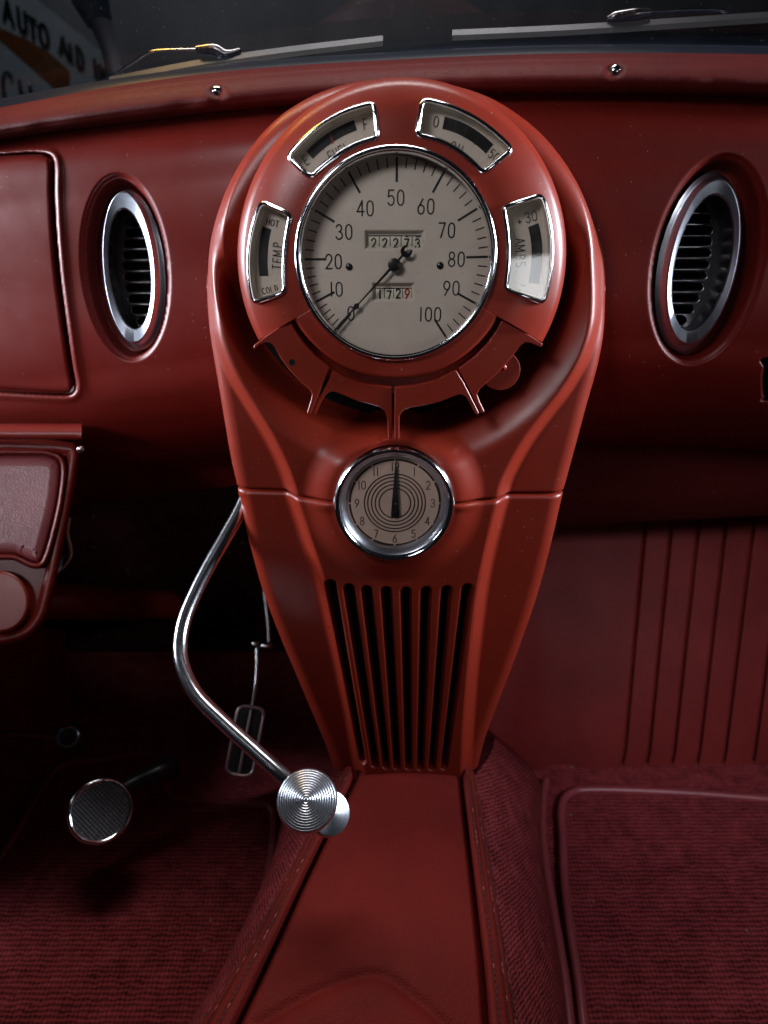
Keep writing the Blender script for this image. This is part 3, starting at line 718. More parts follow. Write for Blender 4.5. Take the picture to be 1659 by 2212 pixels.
# ================================================================== SPEEDOMETER
HF = .0095
sp = thing('speedometer', 'large round cream speedometer, 0 to 100, with two mileage counters', 'speedometer', tuple(con(S[0], S[1], .0)))
cS = con(S[0], S[1], 0)
mesh('bezel', MB().lathe(cS, N, [(RS + .0012, .012), (RS + .0012, .0225), (RS + .0010, .0250), (RS + .0002, .0266), (RS - .0012, .0274), (RS - .0022, .0272), (RS - .0026, .0262), (RS - .0028, .0262), (RS - .0035, .0256), (RS - .0041, .0238), (RS - .0044, .0215)], 200), [M_CHR], sp, angle=45)
fm = MB()
SF = uvp([(856, 560)], HF)[0]
g = np.linspace(-.074, .074, 420); gu, gv = np.meshgrid(g, g)
uF, vF = SF[0] + gu, SF[1] + gv
def rectuv(x0, y0, x1, y1, h): 
    q = uvp([(x0, y1), (x1, y0)], h); return q[0][0], q[0][1], q[1][0], q[1][1]
W1 = rectuv(788, 497, 917, 539, HF); W2 = rectuv(804.5, 610.5, 896, 650.5, HF)
hF = np.full(gu.shape, HF)
for W in (W1, W2):
    d = np.minimum(np.minimum(uF - W[0], W[2] - uF), np.minimum(vF - W[1], W[3] - vF)); hF -= .0042 * ss(d, -.0004, .0030)
rF = np.hypot(gu, gv); hF += .004 * ss(rF, .0694, .0720)
rc_ = (rF[:-1, :-1] + rF[1:, 1:]) / 2
fm.grid(con(uF, vF, hF), keep=rc_ < .0732)
mesh('dial_face', fm, [M_DIAL], sp)
AN = smoothf(range(0, 101, 10), [228.5, 206.5, 180, 150.5, 120.5, 90, 60, 30.5, 1.5, -27.5, -55.5])
tk = MB()
def pf(h): return lambda u, v, dh=0.0: con(u, v, h + dh)
for k in range(0, 101, 2):
    a = R_(float(AN(k))); mj = k % 10 == 0
    r1 = .0672; r0 = r1 - (.0158 if mj else .0068)
    P = np.array([[SF[0] + r * math.cos(a), SF[1] + r * math.sin(a)] for r in np.linspace(r0, r1, 3)])
    tk.ribbon(P, .00165 if mj else .00088, lambda u, v: con(u, v, HF + .00012), 0, cap=False)
NUM = {'50': (855, 427), '40': (789, 450), '30': (743, 501), '20': (720.5, 565), '10': (726, 625), '0': (758, 677), '60': (920, 446), '70': (965, 497.5), '80': (986, 560), '90': (975, 622.5), '100': (929, 679)}
for s_, p in NUM.items():
    text(tk, s_, uvp([p], HF)[0], .0098, .00105, lambda u, v, dh: con(u, v, HF + .00014 + dh), 0, .82, .26)
mesh('dial_markings', tk, [M_INK], sp, smooth=False)
def counter(name, x0, y0, x1, y1, digs, prev, nxt, reds):
    n = len(digs); hh = HF - .0034; W = rectuv(x0, y0, x1, y1, hh); ww = (W[2] - W[0]) / n; hh_ = W[3] - W[1]
    c = MB(); c.box(con((W[0] + W[2]) / 2, (W[1] + W[3]) / 2, hh - .0003), W[2] - W[0], hh_, .0006, 2, (U, V, N))
    for i in range(n):
        uc = W[0] + ww * (i + .5); vc = (W[1] + W[3]) / 2
        yy = np.linspace(-.5, .5, 9); uu = np.array([-.46, .46]) * ww
        Gd = np.array([[con(uc + a_, vc + y_ * hh_ * .97, hh + .0009 - .0012 * (2 * y_) ** 2) for a_ in uu] for y_ in yy]); c.grid(Gd, 0)
        hd = hh_ * .70; off = [-.10, -.10, -.10, -.14, -.12][i] if n == 5 else [-.02, -.10, .06, .04][i]
        pl_ = lambda u, v, dh: con(u, v, hh + .0010 + dh)
        def clipt(ch, cy, m):
            b = MB(); text(b, ch, (uc, cy), hd, .0011, pl_, 0, .85, m=m)
            # keep only strokes inside the window
            for Vv, st in zip(b.v, [0] * len(b.v)):
                pass
            Va = np.vstack(b.v); vvv = (Va - C0) @ V
            vmin, vmax = W[1] + hh_ * .02, W[3] - hh_ * .02
            cl = np.clip(vvv, vmin, vmax); Va = Va + (cl - vvv)[:, None] * V
            keepf = []
            for f in b.f:
                z = cl[list(f)]
                if z.max() - z.min() > 1e-6: keepf.append(f)
            c.add(Va, keepf, m)
        m = 3 if i in reds else 1
        clipt(digs[i], vc + off * hh_, m)
        if prev[i] != ' ': clipt(prev[i], vc + off * hh_ + hd * 1.30, m)
        if nxt[i] != ' ': clipt(nxt[i], vc + off * hh_ - hd * 1.30, m)
    mesh(name, c, [M_WHEEL, M_INK, M_BLK, M_REDINK], sp, smooth=False)
counter('odometer', 795.6, 508, 914, 537, '22273', '11162', '     ', ())
counter('trip_counter', 811, 621.5, 889.5, 649, '1729', ' 61 ', '  3 ', (3,))
for p in ((754, 576), (950.6, 573.5)):
    q = uvp([p], HF)[0]; sc = MB().lathe(con(q[0], q[1], HF), N, [(.0025, -.0005), (.0025, .0008), (.0019, .0014), (.00001, .0016)], 24)
    sc.box(con(q[0], q[1], HF + .0016), .0042, .0005, .0004, 1, (U * .8 + V * .6, V * .8 - U * .6, N))
    mesh('face_screw', sc, [M_BLK, M_DCHR], sp, angle=40)
nd = MB(); HN = HF + .0045; nc = uvp([(851.6, 571.8)], HN + .002)[0]; nt_ = uvp([(718, 718.5)], HN)[0]; tl = uvp([(878.5, 543.5)], HN)[0]
d = nt_ - nc; Ln = np.linalg.norm(d); d /= Ln; pn = np.array([-d[1], d[0]])
def npoly(pts, h0, h1, m=0):
    P = [nc + d * a + pn * b for a, b in pts]; n = len(P)
    A = np.array([con(p[0], p[1], h0) for p in P] + [con(p[0], p[1], h1) for p in P])
    nd.add(A, [list(range(n))[::-1], list(range(n, 2 * n))] + [(i, (i + 1) % n, n + (i + 1) % n, n + i) for i in range(n)], m)
npoly([(0, .0011), (Ln * .56, .0005), (Ln * .56, -.0005), (0, -.0011)], HN, HN + .0004)
npoly([(Ln * .55, 0), (Ln * .60, .0022), (Ln * .66, .0006), (Ln * .66, -.0006), (Ln * .60, -.0022)], HN + .00005, HN + .00052)
npoly([(Ln * .655, .0006), (Ln * .86, .0009), (Ln * .86, .0018), (Ln * 1.0, .0004), (Ln * 1.0, -.0004), (Ln * .86, -.0009), (Ln * .655, -.0006)], HN, HN + .0004)
npoly([(0, .0009), (-.0125, .0007), (-.0125, -.0007), (0, -.0009)], HN, HN + .0004)
tt_ = np.radians(np.linspace(35, 325, 40)); ro, ri = .0042, .0022; tcx = -np.linalg.norm(tl - nc)
outer = [(tcx - ro * math.cos(x), ro * math.sin(x)) for x in tt_]; inner = [(tcx - .0012 - ri * math.cos(x), ri * math.sin(x)) for x in tt_[::-1]]
for i in range(len(tt_) - 1):
    npoly([outer[i], outer[i + 1], inner[len(tt_) - 2 - i], inner[len(tt_) - 1 - i]], HN + .00003, HN + .00043)
nd.lathe(con(nc[0], nc[1], HN), N, [(.0046, -.003), (.0046, .001), (.0042, .0018), (.003, .0022), (.00001, .0023)], 40)
mesh('needle', nd, [M_BLK], sp, angle=35)
gp = [(max(1e-5, (RS - .0036) * q_), .0236 + .0036 * (1 - q_ * q_)) for q_ in np.linspace(1, 0, 20)]
mesh('glass', MB().lathe(cS, N, gp, 120), [M_GLASS], sp)

# ================================================================== SMALL GAUGES
def offset(P, dist):
    T = np.roll(P, -1, 0) - np.roll(P, 1, 0); T /= np.linalg.norm(T, axis=1)[:, None]
    Nn = np.stack([-T[:, 1], T[:, 0]], -1)
    area_ = np.sum(P[:, 0] * np.roll(P[:, 1], -1) - np.roll(P[:, 0], -1) * P[:, 1])
    if area_ < 0: Nn = -Nn
    return P + Nn * dist
GLAB = {'fuel': ('fuel_gauge', 'curved fuel gauge with E and F marks and FUEL lettering, upper left of the speedometer'),
        'oil': ('oil_gauge', 'curved oil pressure gauge marked 0 to 50, upper right of the speedometer'),
        'temp': ('temperature_gauge', 'upright curved temperature gauge marked HOT and TEMP, left of the speedometer'),
        'amps': ('ammeter', 'upright curved ammeter marked +30 and AMPS, right of the speedometer')}
def arcstrip(mb, pts, wd, hb, m, h=None):
    q = uvp(bez(*pts, 30), hb); mb.ribbon(q, wd, lambda u, v: con(u, v, hb), m, cap=False)
for k, o in GO.items():
    c = o.mean(0); hc = float(plate_h(np.array(c[0]), np.array(c[1])))
    tg = thing(GLAB[k][0], GLAB[k][1], 'gauge', tuple(con(c[0], c[1], hc - .01)), 'small curved gauges around the speedometer')
    rings = []
    for ins, dh in ((-.0006, -.003), (-.0006, .0002), (-.0002, .0016), (.0007, .0026), (.0016, .0028), (.0024, .0024), (.0030, .0014), (.0033, -.0004)):
        q = offset(o, ins); ph = plate_h(q[:, 0], q[:, 1]); rings.append(con(q[:, 0], q[:, 1], ph * .8 + hc * .2 + dh))
    mesh('bezel', MB().grid(np.array(rings), closed_v=True), [M_CHR], tg)
    hf = hc - .0105
    rings = []
    for ins, hh in ((.0032, hc + .0), (.0034, hf + .0012), (.0046, hf)):
        q = offset(o, ins); rings.append(con(q[:, 0], q[:, 1], hh))
    q = offset(o, .0046); f = MB().grid(np.array(rings), closed_v=True); f.poly(con(q[:, 0], q[:, 1], hf)); 
    mesh('dial_face', f, [M_DIAL], tg, angle=40)
    mk = MB(); hb = hf + .0002; T3 = lambda u, v, dh: con(u, v, hf + .00045 + dh)
    def tx(s_, p, hg, rot, w_=.0006, xs=.85, gp=.25): text(mk, s_, uvp([p], hb)[0], hg, w_, T3, rot, xs, gp, m=0)
    if k == 'fuel':
        arcstrip(mk, ((669, 335), (714, 297), (768, 270)), .0066, hb, 0); tx('E', (660, 346), .0062, 33); tx('F', (789, 268), .0064, 8); tx('FUEL', (731, 328), .0062, 24, xs=.8)
        arcstrip(mk, ((712, 288), (716, 298), (719, 310)), .0010, hb + .0002, 1)
        for p0, p1 in (((692, 309), (700, 326)), ((739, 274), (744, 290))): arcstrip(mk, (p0, ((p0[0] + p1[0]) / 2, (p0[1] + p1[1]) / 2), p1), .0005, hb + .0002, 2)
    if k == 'oil':
        arcstrip(mk, ((958, 265), (1010, 285), (1058, 322)), .0076, hb, 0); tx('0', (942, 263), .0064, -8); tx('50', (1067, 336), .0058, -35); tx('OIL', (989, 322), .0066, -22)
        for p0, p1 in (((986, 262), (981, 286)), ((1009, 273), (1002, 297)), ((1034, 290), (1024, 313))): arcstrip(mk, (p0, ((p0[0] + p1[0]) / 2, (p0[1] + p1[1]) / 2), p1), .0005, hb + .0002, 2)
    if k == 'temp':
        arcstrip(mk, ((577, 492), (569, 540), (570, 596)), .0066, hb, 0); tx('HOT', (589, 481), .0042, -14, xs=.9); tx('TEMP', (599, 553), .0064, 84); tx('COLD', (583, 626), .0042, 12, xs=.9)
    if k == 'amps':
        arcstrip(mk, ((1152, 486), (1160, 545), (1153, 612)), .0078, hb, 0); tx('+', (1122, 478), .0060, 14); tx('30', (1147, 468), .0066, 14); tx('AMPS', (1124, 546), .0068, -84); tx('-', (1129, 616), .0070, -10)
    mesh('markings', mk, [M_INK, M_REDINK, M_BRN], tg, smooth=False)
    gl = MB(); cu = offset(o, .0031)
    rd = (c - S) / np.linalg.norm(c - S); al = (cu - c) @ rd
    # convex strip glass: cut into bands across the radial direction
    lev = np.linspace(al.min(), al.max(), 2)
    gl.poly(con(cu[:, 0], cu[:, 1], hc + .0013 - .13 * al)); mesh('glass', gl, [M_GLASS], tg, smooth=False)

# ================================================================== FINGER LEVERS
LV = [
 ('curved red control lever with a small round hole, leftmost below the speedometer', [(627, 692), (640, 716), (658, 742), (683, 769), (712, 791), (713, 797), (700, 824), (691, 848), (672, 894), (667, 896), (662, 892), (671, 863), (673, 852), (669, 843), (650, 827), (625, 801), (606, 775), (592, 750), (584, 742), (575, 741), (563, 745), (551, 755), (546, 750), (549, 744), (580, 721), (605, 704)]),
 ('plain curved red control lever below the speedometer, second from the left', [(722, 800), (748, 815), (785, 828), (846, 836), (848, 840), (848, 948), (843, 951), (838, 948), (836, 905), (832, 890), (822, 881), (806, 876), (775, 868), (745, 856), (722, 847), (711, 848), (703, 855), (696, 866), (682, 896), (676, 897), (674, 891), (688, 862), (705, 830), (717, 803)]),
 ('plain curved red control lever below the speedometer, third from the left', [(852, 836), (895, 832), (942, 819), (981, 799), (986, 800), (991, 807), (1003, 826), (1016, 852), (1036, 892), (1031, 897), (1026, 894), (1013, 868), (1006, 857), (994, 853), (980, 857), (950, 869), (915, 877), (885, 882), (871, 888), (864, 898), (863, 948), (858, 950), (852, 948), (851, 900)]),
 ('curved red control lever engraved LIGHTER, rightmost below the speedometer', [(1084, 690), (1072, 713), (1052, 741), (1025, 769), (990, 794), (991, 800), (1008, 832), (1022, 862), (1038, 891), (1042, 894), (1048, 889), (1036, 864), (1032, 852), (1036, 842), (1055, 825), (1080, 802), (1104, 775), (1124, 748), (1134, 741), (1146, 742), (1168, 751), (1172, 748), (1173, 742), (1150, 727), (1115, 706), (1090, 691)]),
]
for i, (lab, pts) in enumerate(LV):
    hl = .0195 - .0012 * (i % 2)
    P = uvp(pts, hl); P = resample(P, 260, True); P = offset(P, .0002)
    c = P.mean(0)
    t_ = thing('control_lever', lab, 'lever', tuple(con(c[0], c[1], hl - .012)), 'curved finger levers below the speedometer')
    rings = []
    for ins, dh in ((.0004, -.009), (0.0, -.007), (0, -.0010), (.0002, -.0003), (.0007, 0.0)):
        q = offset(P, ins)
        # domed toward the inner edge
        rings.append(con(q[:, 0], q[:, 1], hl + dh))
    b = MB().grid(np.array(rings), closed_v=True); q = offset(P, .0007)
    b.poly(con(q[:, 0], q[:, 1], hl))
    lever = mesh('lever_plate', b, [M_RED], t_, angle=60)
    if i == 0:
        q = uvp([(631, 783)], hl)[0]; mesh('hole', MB().lathe(con(q[0], q[1], hl), N, [(.0031, -.0002), (.0030, .00012), (.0028, .00016), (.0026, .00006), (.00001, .00006)], 32, mats=[1, 1, 1, 0]), [M_VOID_SHADE, M_RED], t_)
        lt = MB()
        for ch, p, r_ in zip('LIGHT', ((632, 722), (640, 738), (648, 752), (657, 765), (668, 777)), (-58, -54, -50, -46, -42)): text(lt, ch, uvp([p], hl)[0], .0038, .00030, lambda u, v, dh: con(u, v, hl + .00010 + dh), r_)
        mesh('lettering', lt, [M_RED], t_, smooth=False)
    if i == 3:
        lt = MB()
        for ch, p, r_ in zip('LIGHTER', ((1029, 790), (1038, 781), (1047, 773), (1056, 763), (1065, 753), (1074, 742), (1083, 730)), (42, 44, 46, 48, 50, 52, 54)): text(lt, ch, uvp([p], hl)[0], .0040, .00030, lambda u, v, dh: con(u, v, hl + .00010 + dh), r_)
        mesh('lettering', lt, [M_RED], t_, smooth=False)
        q = uvp([(1083, 802)], .006)[0]
        kb = MB().lathe(con(q[0], q[1], .004), N, [(.00001, .0), (.0148, .0), (.0152, -.0006), (.0152, -.003), (.0148, -.004)], 60)
        mesh('knob_disc', kb, [M_RED], t_, angle=40)
        q = uvp([(1088, 794)], .010)[0]
        mesh('peg', MB().lathe(con(q[0], q[1], .004), N, [(.0028, 0), (.0028, .004), (.0022, .0055), (.00001, .0060)], 24), [M_RED], t_)

# ================================================================== CLOCK
ck = thing('clock', 'round chrome rimmed clock with copper toned face and concentric rings, below the speedometer', 'clock', tuple(con(CLK[0], CLK[1], 0)))
cc_ = con(CLK[0], CLK[1], 0); a = .012
mesh('bezel', MB().lathe(cc_, N, [(RC, -.012), (RC, .008), (RC + .0002, .0115), (RC - .0006, .0140), (RC - .0022, .0158), (RC - .0042, .0160), (RC - .0056, .0150), (RC - .0062, .0136)], 160), [M_CHR], ck, angle=40)
mesh('inner_ring', MB().lathe(cc_, N, [(RC - .0061, .0138), (RC - .0075, .0128), (RC - .0108, .0062), (RC - .0112, .0052)], 160), [M_CHRS], ck)
hk = .0052; CF = uvp([(853, 1087)], hk)[0]
mesh('dial_face', MB().lathe(con(CLK[0], CLK[1], hk), N, [(.00001, 0), (.01, 0), (.02, 0), (.03, 0), (RC - .0105, 0)], 96), [M_CLK], ck)
pk = lambda u, v, dh=0: con(u, v, hk + .0002 + dh)
ring = MB()
def cring(r, wd, a0=0, a1=360, n=90):
    t = np.radians(np.linspace(a0, a1, n)); P = np.stack([CF[0] + r * np.cos(t), CF[1] + r * np.sin(t)], -1); ring.ribbon(P, wd, lambda u, v: pk(u, v), 0, cap=False)
px2 = 3.92e-4
for r in (65, 58, 50, 42): cring(r * px2, .0011)
cring(33.5 * px2, .0011, -80, 262)
for k in range(12): cring(96 * px2, .0017, k * 30 + 1, k * 30 + 29, 14)
for k in range(1, 13):
    an = R_(90 - 30 * k); r = 81 * px2
    text(ring, str(k), (CF[0] + r * math.cos(an), CF[1] + r * math.sin(an)), .0070, .00075, lambda u, v, dh: pk(u, v, dh), 0, .8, .22)
mesh('markings', ring, [M_BRN], ck, smooth=False)
hh_ = uvp([(853.5, 1112), (855.5, 993)], hk + .003); q0, q1 = hh_; dd_ = q1 - q0; Lh = np.linalg.norm(dd_); dd_ /= Lh; nn_ = np.array([-dd_[1], dd_[0]])
hm = MB()
for (w0, w1, L_, z0, L0) in ((.0036, .0003, Lh, .0026, 0.0), (.0034, .0009, Lh * .66, .0016, -.002)):
    P = [q0 + dd_ * (L0 - .0012) + nn_ * w0 * .6, q0 + dd_ * L0 + nn_ * w0, q0 + dd_ * L_ + nn_ * w1, q0 + dd_ * L_ - nn_ * w1, q0 + dd_ * L0 - nn_ * w0, q0 + dd_ * (L0 - .0012) - nn_ * w0 * .6]
    A = np.array([con(p[0], p[1], hk + z0) for p in P] + [con(p[0], p[1], hk + z0 + .0004) for p in P]); n = 6
    hm.add(A, [list(range(n))[::-1], list(range(n, 2 * n))] + [(i, (i + 1) % n, n + (i + 1) % n, n + i) for i in range(n)])
qq = q0 + dd_ * .010
hm.lathe(con(qq[0], qq[1], hk + .003), N, [(.0006, -.003), (.0006, .0008), (.00001, .001)], 16, 1)
mesh('hands', hm, [M_BLK, M_CHR], ck, smooth=False)
gp = [(max(1e-5, (RC - .0061) * q_), .0137 + .0026 * (1 - q_ * q_)) for q_ in np.linspace(1, 0, 18)]
mesh('glass', MB().lathe(cc_, N, gp, 120), [M_GLASS], ck)

# ================================================================== TUNNEL PAD, SIDES, STITCHING
ZT = -.565 ; ZF = -.765
EL = catmull([(765, 1672), (757, 1697), (733, 1744), (700, 1808), (648, 1915), (595, 2030), (548, 2130), (505, 2218), (440, 2350)], 240)
ER = catmull([(998, 1672), (1001, 1700), (1008, 1760), (1022, 1880), (1036, 2000), (1048, 2110), (1056, 2218), (1064, 2350)], 240)
OL = catmull([(742, 1668), (722, 1700), (693, 1752), (650, 1830), (600, 1925), (540, 2035), (480, 2135), (425, 2222), (345, 2350)], 240)
OR = catmull([(1024, 1672), (1034, 1700), (1046, 1770), (1066, 1890), (1086, 2010), (1104, 2120), (1120, 2218), (1138, 2350)], 240)
tunnel = thing('tunnel_pad', 'long red leather pad with double stitched borders over the transmission tunnel', 'armrest pad', tuple(PZ(850, 1950, ZT)))
tq = np.linspace(0, 1, 90)
def zpad(s, X, Yp):
    z = ZT + .006 * np.sin(np.pi * s) ** .6 - .010 * ((1 - ss(s, 0, .035)) + ss(s, .965, 1))
    cre = catmull([(560, 2215), (640, 2170), (700, 2142), (760, 2122), (805, 2112), (840, 2122), (880, 2150), (930, 2190), (975, 2235), (1010, 2290)], 60)
    dd = seg_dist(X, Yp, cre); below = Yp - np.interp(X, cre[:, 0], cre[:, 1])
    z = z - .0030 * np.exp(-(dd / 14) ** 2) + .0035 * ss(below, 0, 60) * np.exp(-np.maximum(below, 0) / 400)
    return z
Xt = EL[:, 0][:, None] + (ER[:, 0] - EL[:, 0])[:, None] * tq; Yt = EL[:, 1][:, None] + (ER[:, 1] - EL[:, 1])[:, None] * tq
# finer rows via interpolation
Zt = zpad(np.repeat(tq[None, :], 240, 0), Xt, Yt)
P0 = PZ(Xt, Yt, np.full(Xt.shape, ZT)); P0[..., 2] = CAMZ + Zt
mesh('cushion', MB().grid(P0), [M_LEA], tunnel)
def border(E, O, name):
    fr = np.linspace(0, 1, 46)
    zz = smoothf([0, .05, .14, .30, .36, .42, .62, .66, .70, .88, 1], [-.006, .003, .0065, .0066, .0058, .0064, .0052, .0040, .0048, .0015, -.010])(fr)
    Eb = PZ(E[:, 0], E[:, 1], np.full(240, ZT)); Ob = PZ(O[:, 0], O[:, 1], np.full(240, ZT - .012))
    Pb = Eb[:, None] + (Ob - Eb)[:, None] * fr[None, :, None]
    Pb[..., 2] = CAMZ + ZT + zz[None, :] - .010 * (fr[None, :] ** 2)
    mesh(name, MB().grid(Pb), [M_LEA], tunnel)
    # thread: short raised dashes along two rows
    st = MB()
    for f_ in (.30, .66, .90):
        k = int(round(f_ * 45)); line_ = Pb[:, k]; line_ = resample(line_, 1600) + np.array([0, 0, .0006])
        s_ = np.r_[0, np.cumsum(np.linalg.norm(np.diff(line_, axis=0), axis=1))]
        a_ = .004
        while a_ < s_[-1] - .004:
            q = np.stack([np.interp(np.linspace(a_, a_ + .0032, 4), s_, line_[:, j]) for j in range(3)], -1)
            q[0, 2] -= .0007; q[-1, 2] -= .0007
            if q[0][1] > .20: st.tube(q, .00058, 6, 0 if random.random() > .18 else 1)
            a_ += .0046 + random.uniform(-.0003, .0003)
    mesh('stitching', st, [M_THR, M_THR2], tunnel)
    return Ob
OLb = border(EL, OL, 'left_border'); ORb = border(ER, OR, 'right_border')

# ================================================================== FLOOR, CARPETS, MATS
XF = np.linspace(-700, 2400, 60)
flr = MB(); fx = np.linspace(-1.0, 1.0, 40); fy = np.linspace(-.1, 1.1, 40); FX, FY = np.meshgrid(fx, fy)
flr.grid(np.stack([FX, FY, np.full(FX.shape, CAMZ + ZF)], -1))
tag(mesh('floor', flr, [M_CARP]), 'dark wine red carpet on the car floor', 'floor', kind='structure')
# tunnel side carpets: from under the pad border down to the floor
def side(O3, foot_px, name, label):
    n = 240; top = O3 + np.array([0, 0, -.004]); ft = catmull(foot_px, n); bot = PZ(ft[:, 0], ft[:, 1], np.full(n, ZF + .004))
    s_ = np.linspace(0, 1, 50)[None, :, None]
    P = top[:, None] * (1 - s_) + bot[:, None] * s_
    out = np.sign(bot[:, 0] - top[:, 0])[:, None]
    P[..., 0] += out * .014 * np.sin(np.pi * s_[..., 0])
    o = mesh(name, MB().grid(P), [M_CARP]); tag(o, label, 'carpet'); return o
side(ORb, [(1055, 1560), (1100, 1610), (1165, 1685), (1170, 1750), (1168, 1800), (1180, 1910), (1196, 2010), (1214, 2120), (1225, 2222), (1245, 2350)], 'tunnel_carpet', 'strip of wine red carpet on the side of the tunnel, right of the leather pad')
side(OLb, [(640, 1690), (628, 1740), (612, 1800), (590, 1880), (555, 1980), (510, 2090), (470, 2170), (430, 2240), (360, 2350)], 'tunnel_carpet', 'narrow shaded strip of wine red carpet along the left side of the leather pad')
def piping(pts, z, r, n=200): 
    q = catmull(pts, n); return MB().tube(PZ(q[:, 0], q[:, 1], np.full(n, z)), r, 12)
tag(mesh('carpet_edge_piping', piping([(1180, 1685), (1172, 1740), (1172, 1800), (1180, 1880), (1192, 1950), (1208, 2040), (1222, 2130), (1232, 2222), (1245, 2330)], ZF + .008, .0052), [M_PIPE]), 'maroon leather piping along the foot of the tunnel carpet, left of the passenger mat', 'piping')
# right (passenger) mat
MR = catmull([(1215, 1800), (1212, 1760), (1218, 1728), (1238, 1711), (1275, 1706), (1400, 1709), (1540, 1717), (1700, 1730), (1900, 1745)], 160)
ML = catmull([(1215, 1800), (1219, 1900), (1232, 2010), (1250, 2120), (1262, 2222), (1275, 2340)], 90)
mr = thing('floor_mat', 'woven wine red floor mat with maroon piping on the right footwell floor', 'floor mat', tuple(PZ(1450, 2000, ZF)), 'floor mats')
outer = np.vstack([ML[::-1], MR[1:]]); 
q = PZ(outer[:, 0], outer[:, 1], np.full(len(outer), ZF + .010))
mesh('edge_piping', MB().tube(q, .0050, 12), [M_PIPE], mr)
pg = np.vstack([outer, [(1950, 2350)]]); q = PZ(pg[:, 0], pg[:, 1], np.full(len(pg), ZF + .0095))
mesh('mat', MB().poly(q), [M_MAT], mr, smooth=False)
# left (driver) mat
DM = catmull([(-200, 2040), (-60, 1930), (0, 1857), (50, 1775), (95, 1695), (130, 1657), (175, 1645), (225, 1642), (262, 1633), (300, 1630), (340, 1637), (352, 1660), (358, 1700), (385, 1725), (450, 1733), (540, 1737), (582, 1745), (592, 1775), (586, 1840), (568, 1930), (545, 2010), (520, 2100), (488, 2190), (450, 2290), (430, 2350)], 320)
ml = thing('floor_mat', 'woven wine red floor mat under the round pedal in the left footwell', 'floor mat', tuple(PZ(300, 2000, ZF)), 'floor mats')
q = PZ(DM[:, 0], DM[:, 1], np.full(len(DM), ZF + .010)); mesh('edge_piping', MB().tube(q, .0045, 12), [M_PIPE], ml)
pg = np.vstack([DM, [(-400, 2350)]]); q = PZ(pg[:, 0], pg[:, 1], np.full(len(pg), ZF + .0095)); mesh('mat', MB().poly(q), [M_MAT], ml, smooth=False)

# ================================================================== FOOTWELL PANELS
# right: pleated toe board panel
tb = MB(); nx, ny = 420, 120
TP = smoothf([850, 1050, 1200, 1659, 1950], [1146, 1142, 1134, 1112, 1098]); BT = smoothf([850, 1050, 1110, 1165, 1300, 1659, 1950], [1500, 1588, 1640, 1692, 1697, 1712, 1722])
X5 = np.linspace(900, 1900, nx); S5 = np.linspace(0, 1, ny); XX, SS = np.meshgrid(X5, S5)
lean = -.075 * (XX - 855) / 560      # pleats converge downwards
PXp = XX + (XX - 855) * (-.095) * SS * 1.0
PYp = TP(XX) * (1 - SS) + BT(PXp) * SS
Yd = .80 - .17 * SS + .012 * np.cos(np.pi * SS)
for gx in (1395, 1452, 1511, 1570, 1631, 1700):
    d_ = np.abs(XX - gx + 10 * ss(SS, .85, 1)); Yd += .0075 * np.exp(-(d_ / 2.4) ** 2)
ep = PY(PXp, PYp, Yd + .01 * ss(SS, .96, 1))
o = mesh('toe_board', MB().grid(ep), [M_LEA2]); tag(o, 'maroon leather toe board with vertical pleats in the right footwell', 'trim panel')
# knee panel above it (dark, tucked under the dash)
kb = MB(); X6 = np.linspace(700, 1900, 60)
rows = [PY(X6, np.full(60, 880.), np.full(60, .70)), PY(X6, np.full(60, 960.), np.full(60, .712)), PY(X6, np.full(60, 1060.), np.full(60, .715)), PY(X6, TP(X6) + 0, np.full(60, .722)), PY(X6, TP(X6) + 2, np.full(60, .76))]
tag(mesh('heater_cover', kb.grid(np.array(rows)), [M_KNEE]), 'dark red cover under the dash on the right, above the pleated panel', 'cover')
# left: bulkhead (footwell shade in its colour), sloping toe carpet, kick panel
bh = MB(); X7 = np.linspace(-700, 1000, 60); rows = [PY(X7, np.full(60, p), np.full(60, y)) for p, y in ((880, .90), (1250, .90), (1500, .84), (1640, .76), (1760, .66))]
tag(mesh('bulkhead', bh.grid(np.array(rows)), [M_BULK]), 'shaded carpeted bulkhead at the back of the left footwell', 'bulkhead')
kp = MB(); rows = [[(-120, 1340, .66), (60, 1350, .70), (140, 1365, .74)], [(-120, 1460, .66), (60, 1470, .70), (152, 1480, .74)], [(-120, 1575, .63), (60, 1580, .66), (160, 1597, .70)]]
g_ = np.array([[PY(*p) for p in catmull(r, 24)] for r in rows])
tag(mesh('kick_panel', kp.grid(np.array([[g_[0, i] * (1 - s_) + g_[2, i] * s_ if False else (g_[0, i] * (1 - s_) * (1 - s_) + 2 * s_ * (1 - s_) * g_[1, i] + s_ * s_ * g_[2, i]) for i in range(24)] for s_ in np.linspace(0, 1, 20)])), [M_LEA2]), 'plain maroon leather kick panel at the far left of the footwell', 'trim panel')
sc = MB(); P1 = catmull([(-160, 1592), (0, 1586), (60, 1587), (118, 1594)], 40); P2 = catmull([(-160, 1930), (0, 1790), (40, 1735), (112, 1640)], 40)
A3 = PY(P1[:, 0], P1[:, 1], np.full(40, .655)); B3 = PZ(P2[:, 0], P2[:, 1], np.full(40, ZF + .004)); s_ = np.linspace(0, 1, 24)[None, :, None]
sillc = tag(mesh('sill_carpet', sc.grid(A3[:, None] * (1 - s_) + B3[:, None] * s_), [M_CARP]), 'wine red carpet rising at the far left edge of the footwell', 'carpet')
tag(mesh('sill_piping', MB().tube(A3, .004, 10), [M_PIPE]), 'thin maroon piping along the lower edge of the left kick panel', 'piping')

